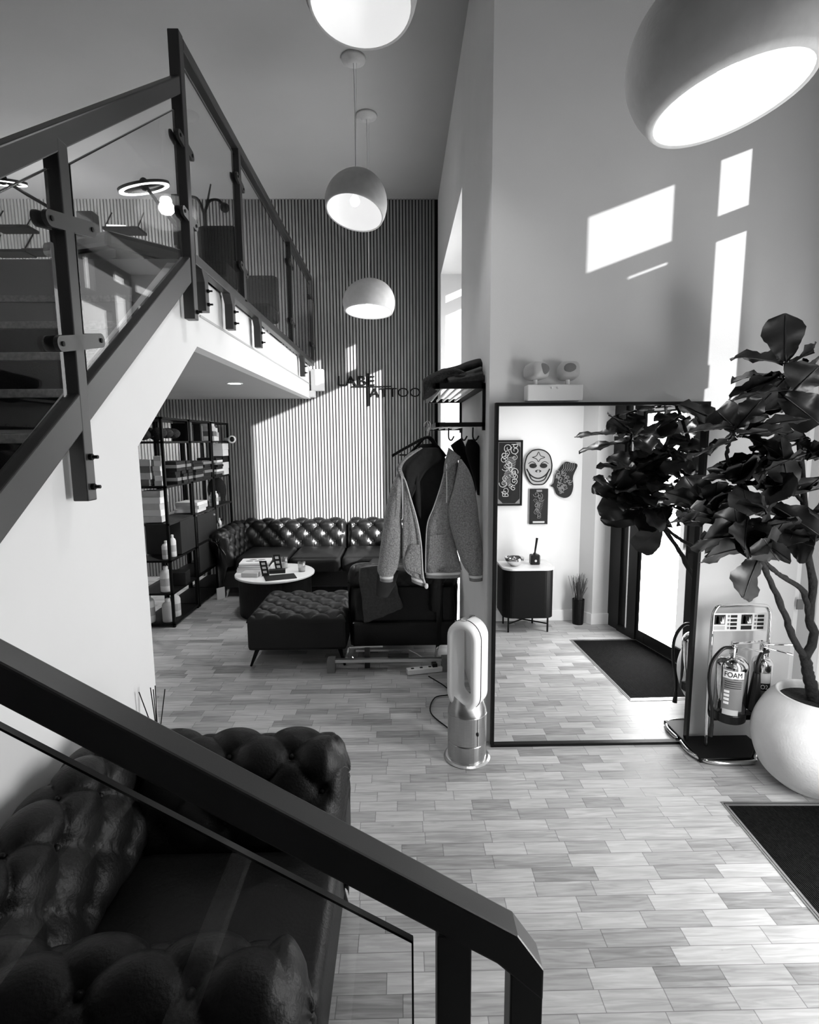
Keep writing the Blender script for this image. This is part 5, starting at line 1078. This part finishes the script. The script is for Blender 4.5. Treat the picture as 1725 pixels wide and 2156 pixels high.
# ------------------------------------------------------------------ on the mezzanine
def ringlamp(px, py, y, R0, label, tilt, base_px):
    c = P(px, py, Y=y); t = thing('ring_lamp', (c.x + .3, y, 2.73), label, 'lamp')
    ax = Matrix.Rotation(tilt, 3, 'Y') @ Matrix.Rotation(.27, 3, 'X')
    MB().lathe([(R0, .0), (R0, .018), (R0 * .78, .018), (R0 * .78, .0), (R0, .0)], c, 40, ax, False).build('ring_housing', M['black'], t)
    MB().lathe([(R0 * .97, -.001), (R0 * .97, -.006), (R0 * .80, -.006), (R0 * .80, -.001), (R0 * .97, -.001)], c, 40, ax, False).build('light_ring', M['led'], t)
    MB().sphere(c + Vector((0, 0, .03)), .035, 8, (1, 1, 1.3)).build('joint', M['black'], t); MB().bar(c + ax @ Vector((-R0 * .78, 0, .01)), c + ax @ Vector((R0 * .78, 0, .01)), .02, .012).build('spoke', M['black'], t)
    bx = P(base_px[0], base_px[1], Y=y); k2 = Vector((bx.x, y + .02, bx.z))
    MB().tube([c + Vector((0, 0, .03)), c.lerp(k2, .5) + Vector((0, 0, .01)), k2], .013, 8).build('arm', M['black'], t); MB().tube([k2, (k2.x, k2.y, 2.80)], .016, 8).build('pole', M['black'], t)
    MB().lathe([(.2, 0), (.2, .02), (.03, .04), (.02, .08)], (k2.x, k2.y, 2.731), 24).build('foot', M['black'], t)
    l = bpy.data.lights.new('lamp_light', 'SPOT'); l.energy = 150; l.spot_size = 2.1; l.spot_blend = .6; l.shadow_soft_size = .12; lo = bpy.data.objects.new('lamp_light', l); C.objects.link(lo); lo.location = c - Vector((0, 0, .08)); lo.rotation_euler = Vector((-.55, 1, -.35)).to_track_quat('-Z', 'Y').to_euler()  # added spot, turned from the ring's downward glow to brighten the slatted wall
ringlamp(304, 397, 4.3, .185, 'ring-shaped work lamp with glowing underside on the mezzanine', -.20, (372, 478))
ringlamp(5, 385, 4.6, .17, 'glowing work lamp at the left edge of the photo above the stairs', .05, (110, 440))
def couch(x, y, w, d, zs, zb_, label, rot=0):
    t = thing('tattoo_chair', (x, y, 2.73), label, 'chair')
    MB().rot_box((x, y, zs), w, d, .12, rot).build('seat', M['darkcloth'], t, bev=.03); MB().rot_box((x, y + d / 2, (zs + zb_) / 2 + .05), w, .12, zb_ - zs, rot).build('backrest', M['darkcloth'], t, bev=.05)
    MB().lathe([(.25, 0), (.25, .03), (.05, .05), (.05, zs - 2.73)], (x, y, 2.731), 20).build('pedestal', M['black'], t)
q = P(452, 480, Y=4.6); couch(q.x, 4.5, .34, .4, 3.05, q.z, 'black upholstered chair behind the corner post on the mezzanine')
q = P(545, 590, Y=5.6); couch(q.x, 5.5, .34, .4, 2.98, q.z + .02, 'lower black upholstered chair further back on the mezzanine')
bd = thing('treatment_bed', (-2.1, 3.9, 2.73), 'dark padded treatment bed on the mezzanine behind the glass', 'bed')
p0_, p1_ = P(215, 520, Y=4.0), P(370, 560, Y=3.6)
MB().bar((-2.55, 4.6, 3.22), (-1.62, 3.75, 3.0), .55, .10).build('mattress', M['leather2'], bd, bev=.03); MB().bar((-2.55, 4.6, 3.14), (-1.62, 3.75, 2.92), .45, .05).build('frame', M['black'], bd)
MB().box(-2.3, -1.95, 4.0, 4.35, 2.731, 3.02).build('pedestal', M['black'], bd)
ct = thing('utility_rack', (-1.5, 4.9, 2.73), 'black stand with curved arms beside the mezzanine chair', 'stand')
q = P(430, 450, Y=5.0)
MB().tube([(q.x, 5.0, 2.80), (q.x, 5.0, q.z)], .015, 8).build('pole', M['black'], ct); MB().lathe([(.16, 0), (.16, .02), (.02, .05)], (q.x, 5.0, 2.731), 20).build('foot', M['black'], ct)
for s_, h_ in ((-1, .12), (1, .10)): MB().tube(rs([(q.x, 5.0, q.z), (q.x + s_ * .05, 5.0, q.z + h_), (q.x + s_ * .13, 5.0, q.z + h_ + .01), (q.x + s_ * .17, 5.0, q.z + h_ - .05)], 14), .012, 8).build('arm', M['black'], ct)
MB().tube([(q.x + .02, 5.0, q.z + .04), (q.x + .07, 5.0, q.z + .24)], [.012, .006], 8).build('arm', M['black'], ct); MB().sphere((q.x + .18, 5.0, q.z + .05), .04, 8).build('lamp_head', M['black'], ct)
def wshelf(a, b, w, d, label, m='black', h=.03, group=None):
    q = P(a, b, Y=YB - d); t = thing('wall_shelf', (q.x, YB, q.z), label, 'shelf', group)
    MB().box(q.x, q.x + w, YB - d, YB - .002, q.z, q.z + h).build('board', M[m], t, bev=.003)
    for x_ in (q.x + .01, q.x + w - .03):
        MB().bar((x_ + .01, YB - .01, q.z + .26), (x_ + .01, YB - d + .02, q.z + .02), .010, .010).build('bracket', M['black'], t)
    return q
q = wshelf(45, 528, .42, .22, 'black floating shelf with a small white bottle, left of the first glass clamp')
bottle(q.x + .33, YB - .10, q.z + .03, .03, .13, 'whiteplastic', 'small white bottle standing on the left mezzanine shelf')
q = wshelf(215, 482, .42, .22, 'black floating shelf holding papers behind the pale lamp reflection')
flat('papers', (q.x + .14, YB - .11, q.z + .03), .22, .15, .03, .1, 'paper', 'pile of white papers on the mezzanine shelf behind the lamp reflection', 'papers')
wshelf(-20, 478, .42, .22, 'black floating shelf highest at the left edge of the photo'); wshelf(-25, 530, .42, .22, 'black floating shelf below another at the left edge of the photo')
sk = thing('speaker', (-4.0, YB, 3.4), 'black wall speaker beside the upper glass clamp on the mezzanine wall', 'speaker'); q = P(165, 512, Y=YB - .15)
MB().box(q.x, q.x + .19, YB - .15, YB - .002, q.z - .02, q.z + .36).build('cabinet', M['blackplastic'], sk, bev=.01); MB().box(q.x + .02, q.x + .17, YB - .155, YB - .148, q.z + .0, q.z + .33).build('grille', M['darkcloth'], sk)
sk2 = thing('wall_cabinet', (-2.9, YB, 3.4), 'narrow black wall cabinet near the corner post on the mezzanine wall', 'cabinet'); q = P(366, 516, Y=YB - .12)
MB().box(q.x, q.x + .13, YB - .12, YB - .002, q.z, q.z + .62).build('body', M['blackplastic'], sk2, bev=.005); MB().box(q.x + .01, q.x + .12, YB - .125, YB - .119, q.z + .01, q.z + .61).build('door', M['black'], sk2)
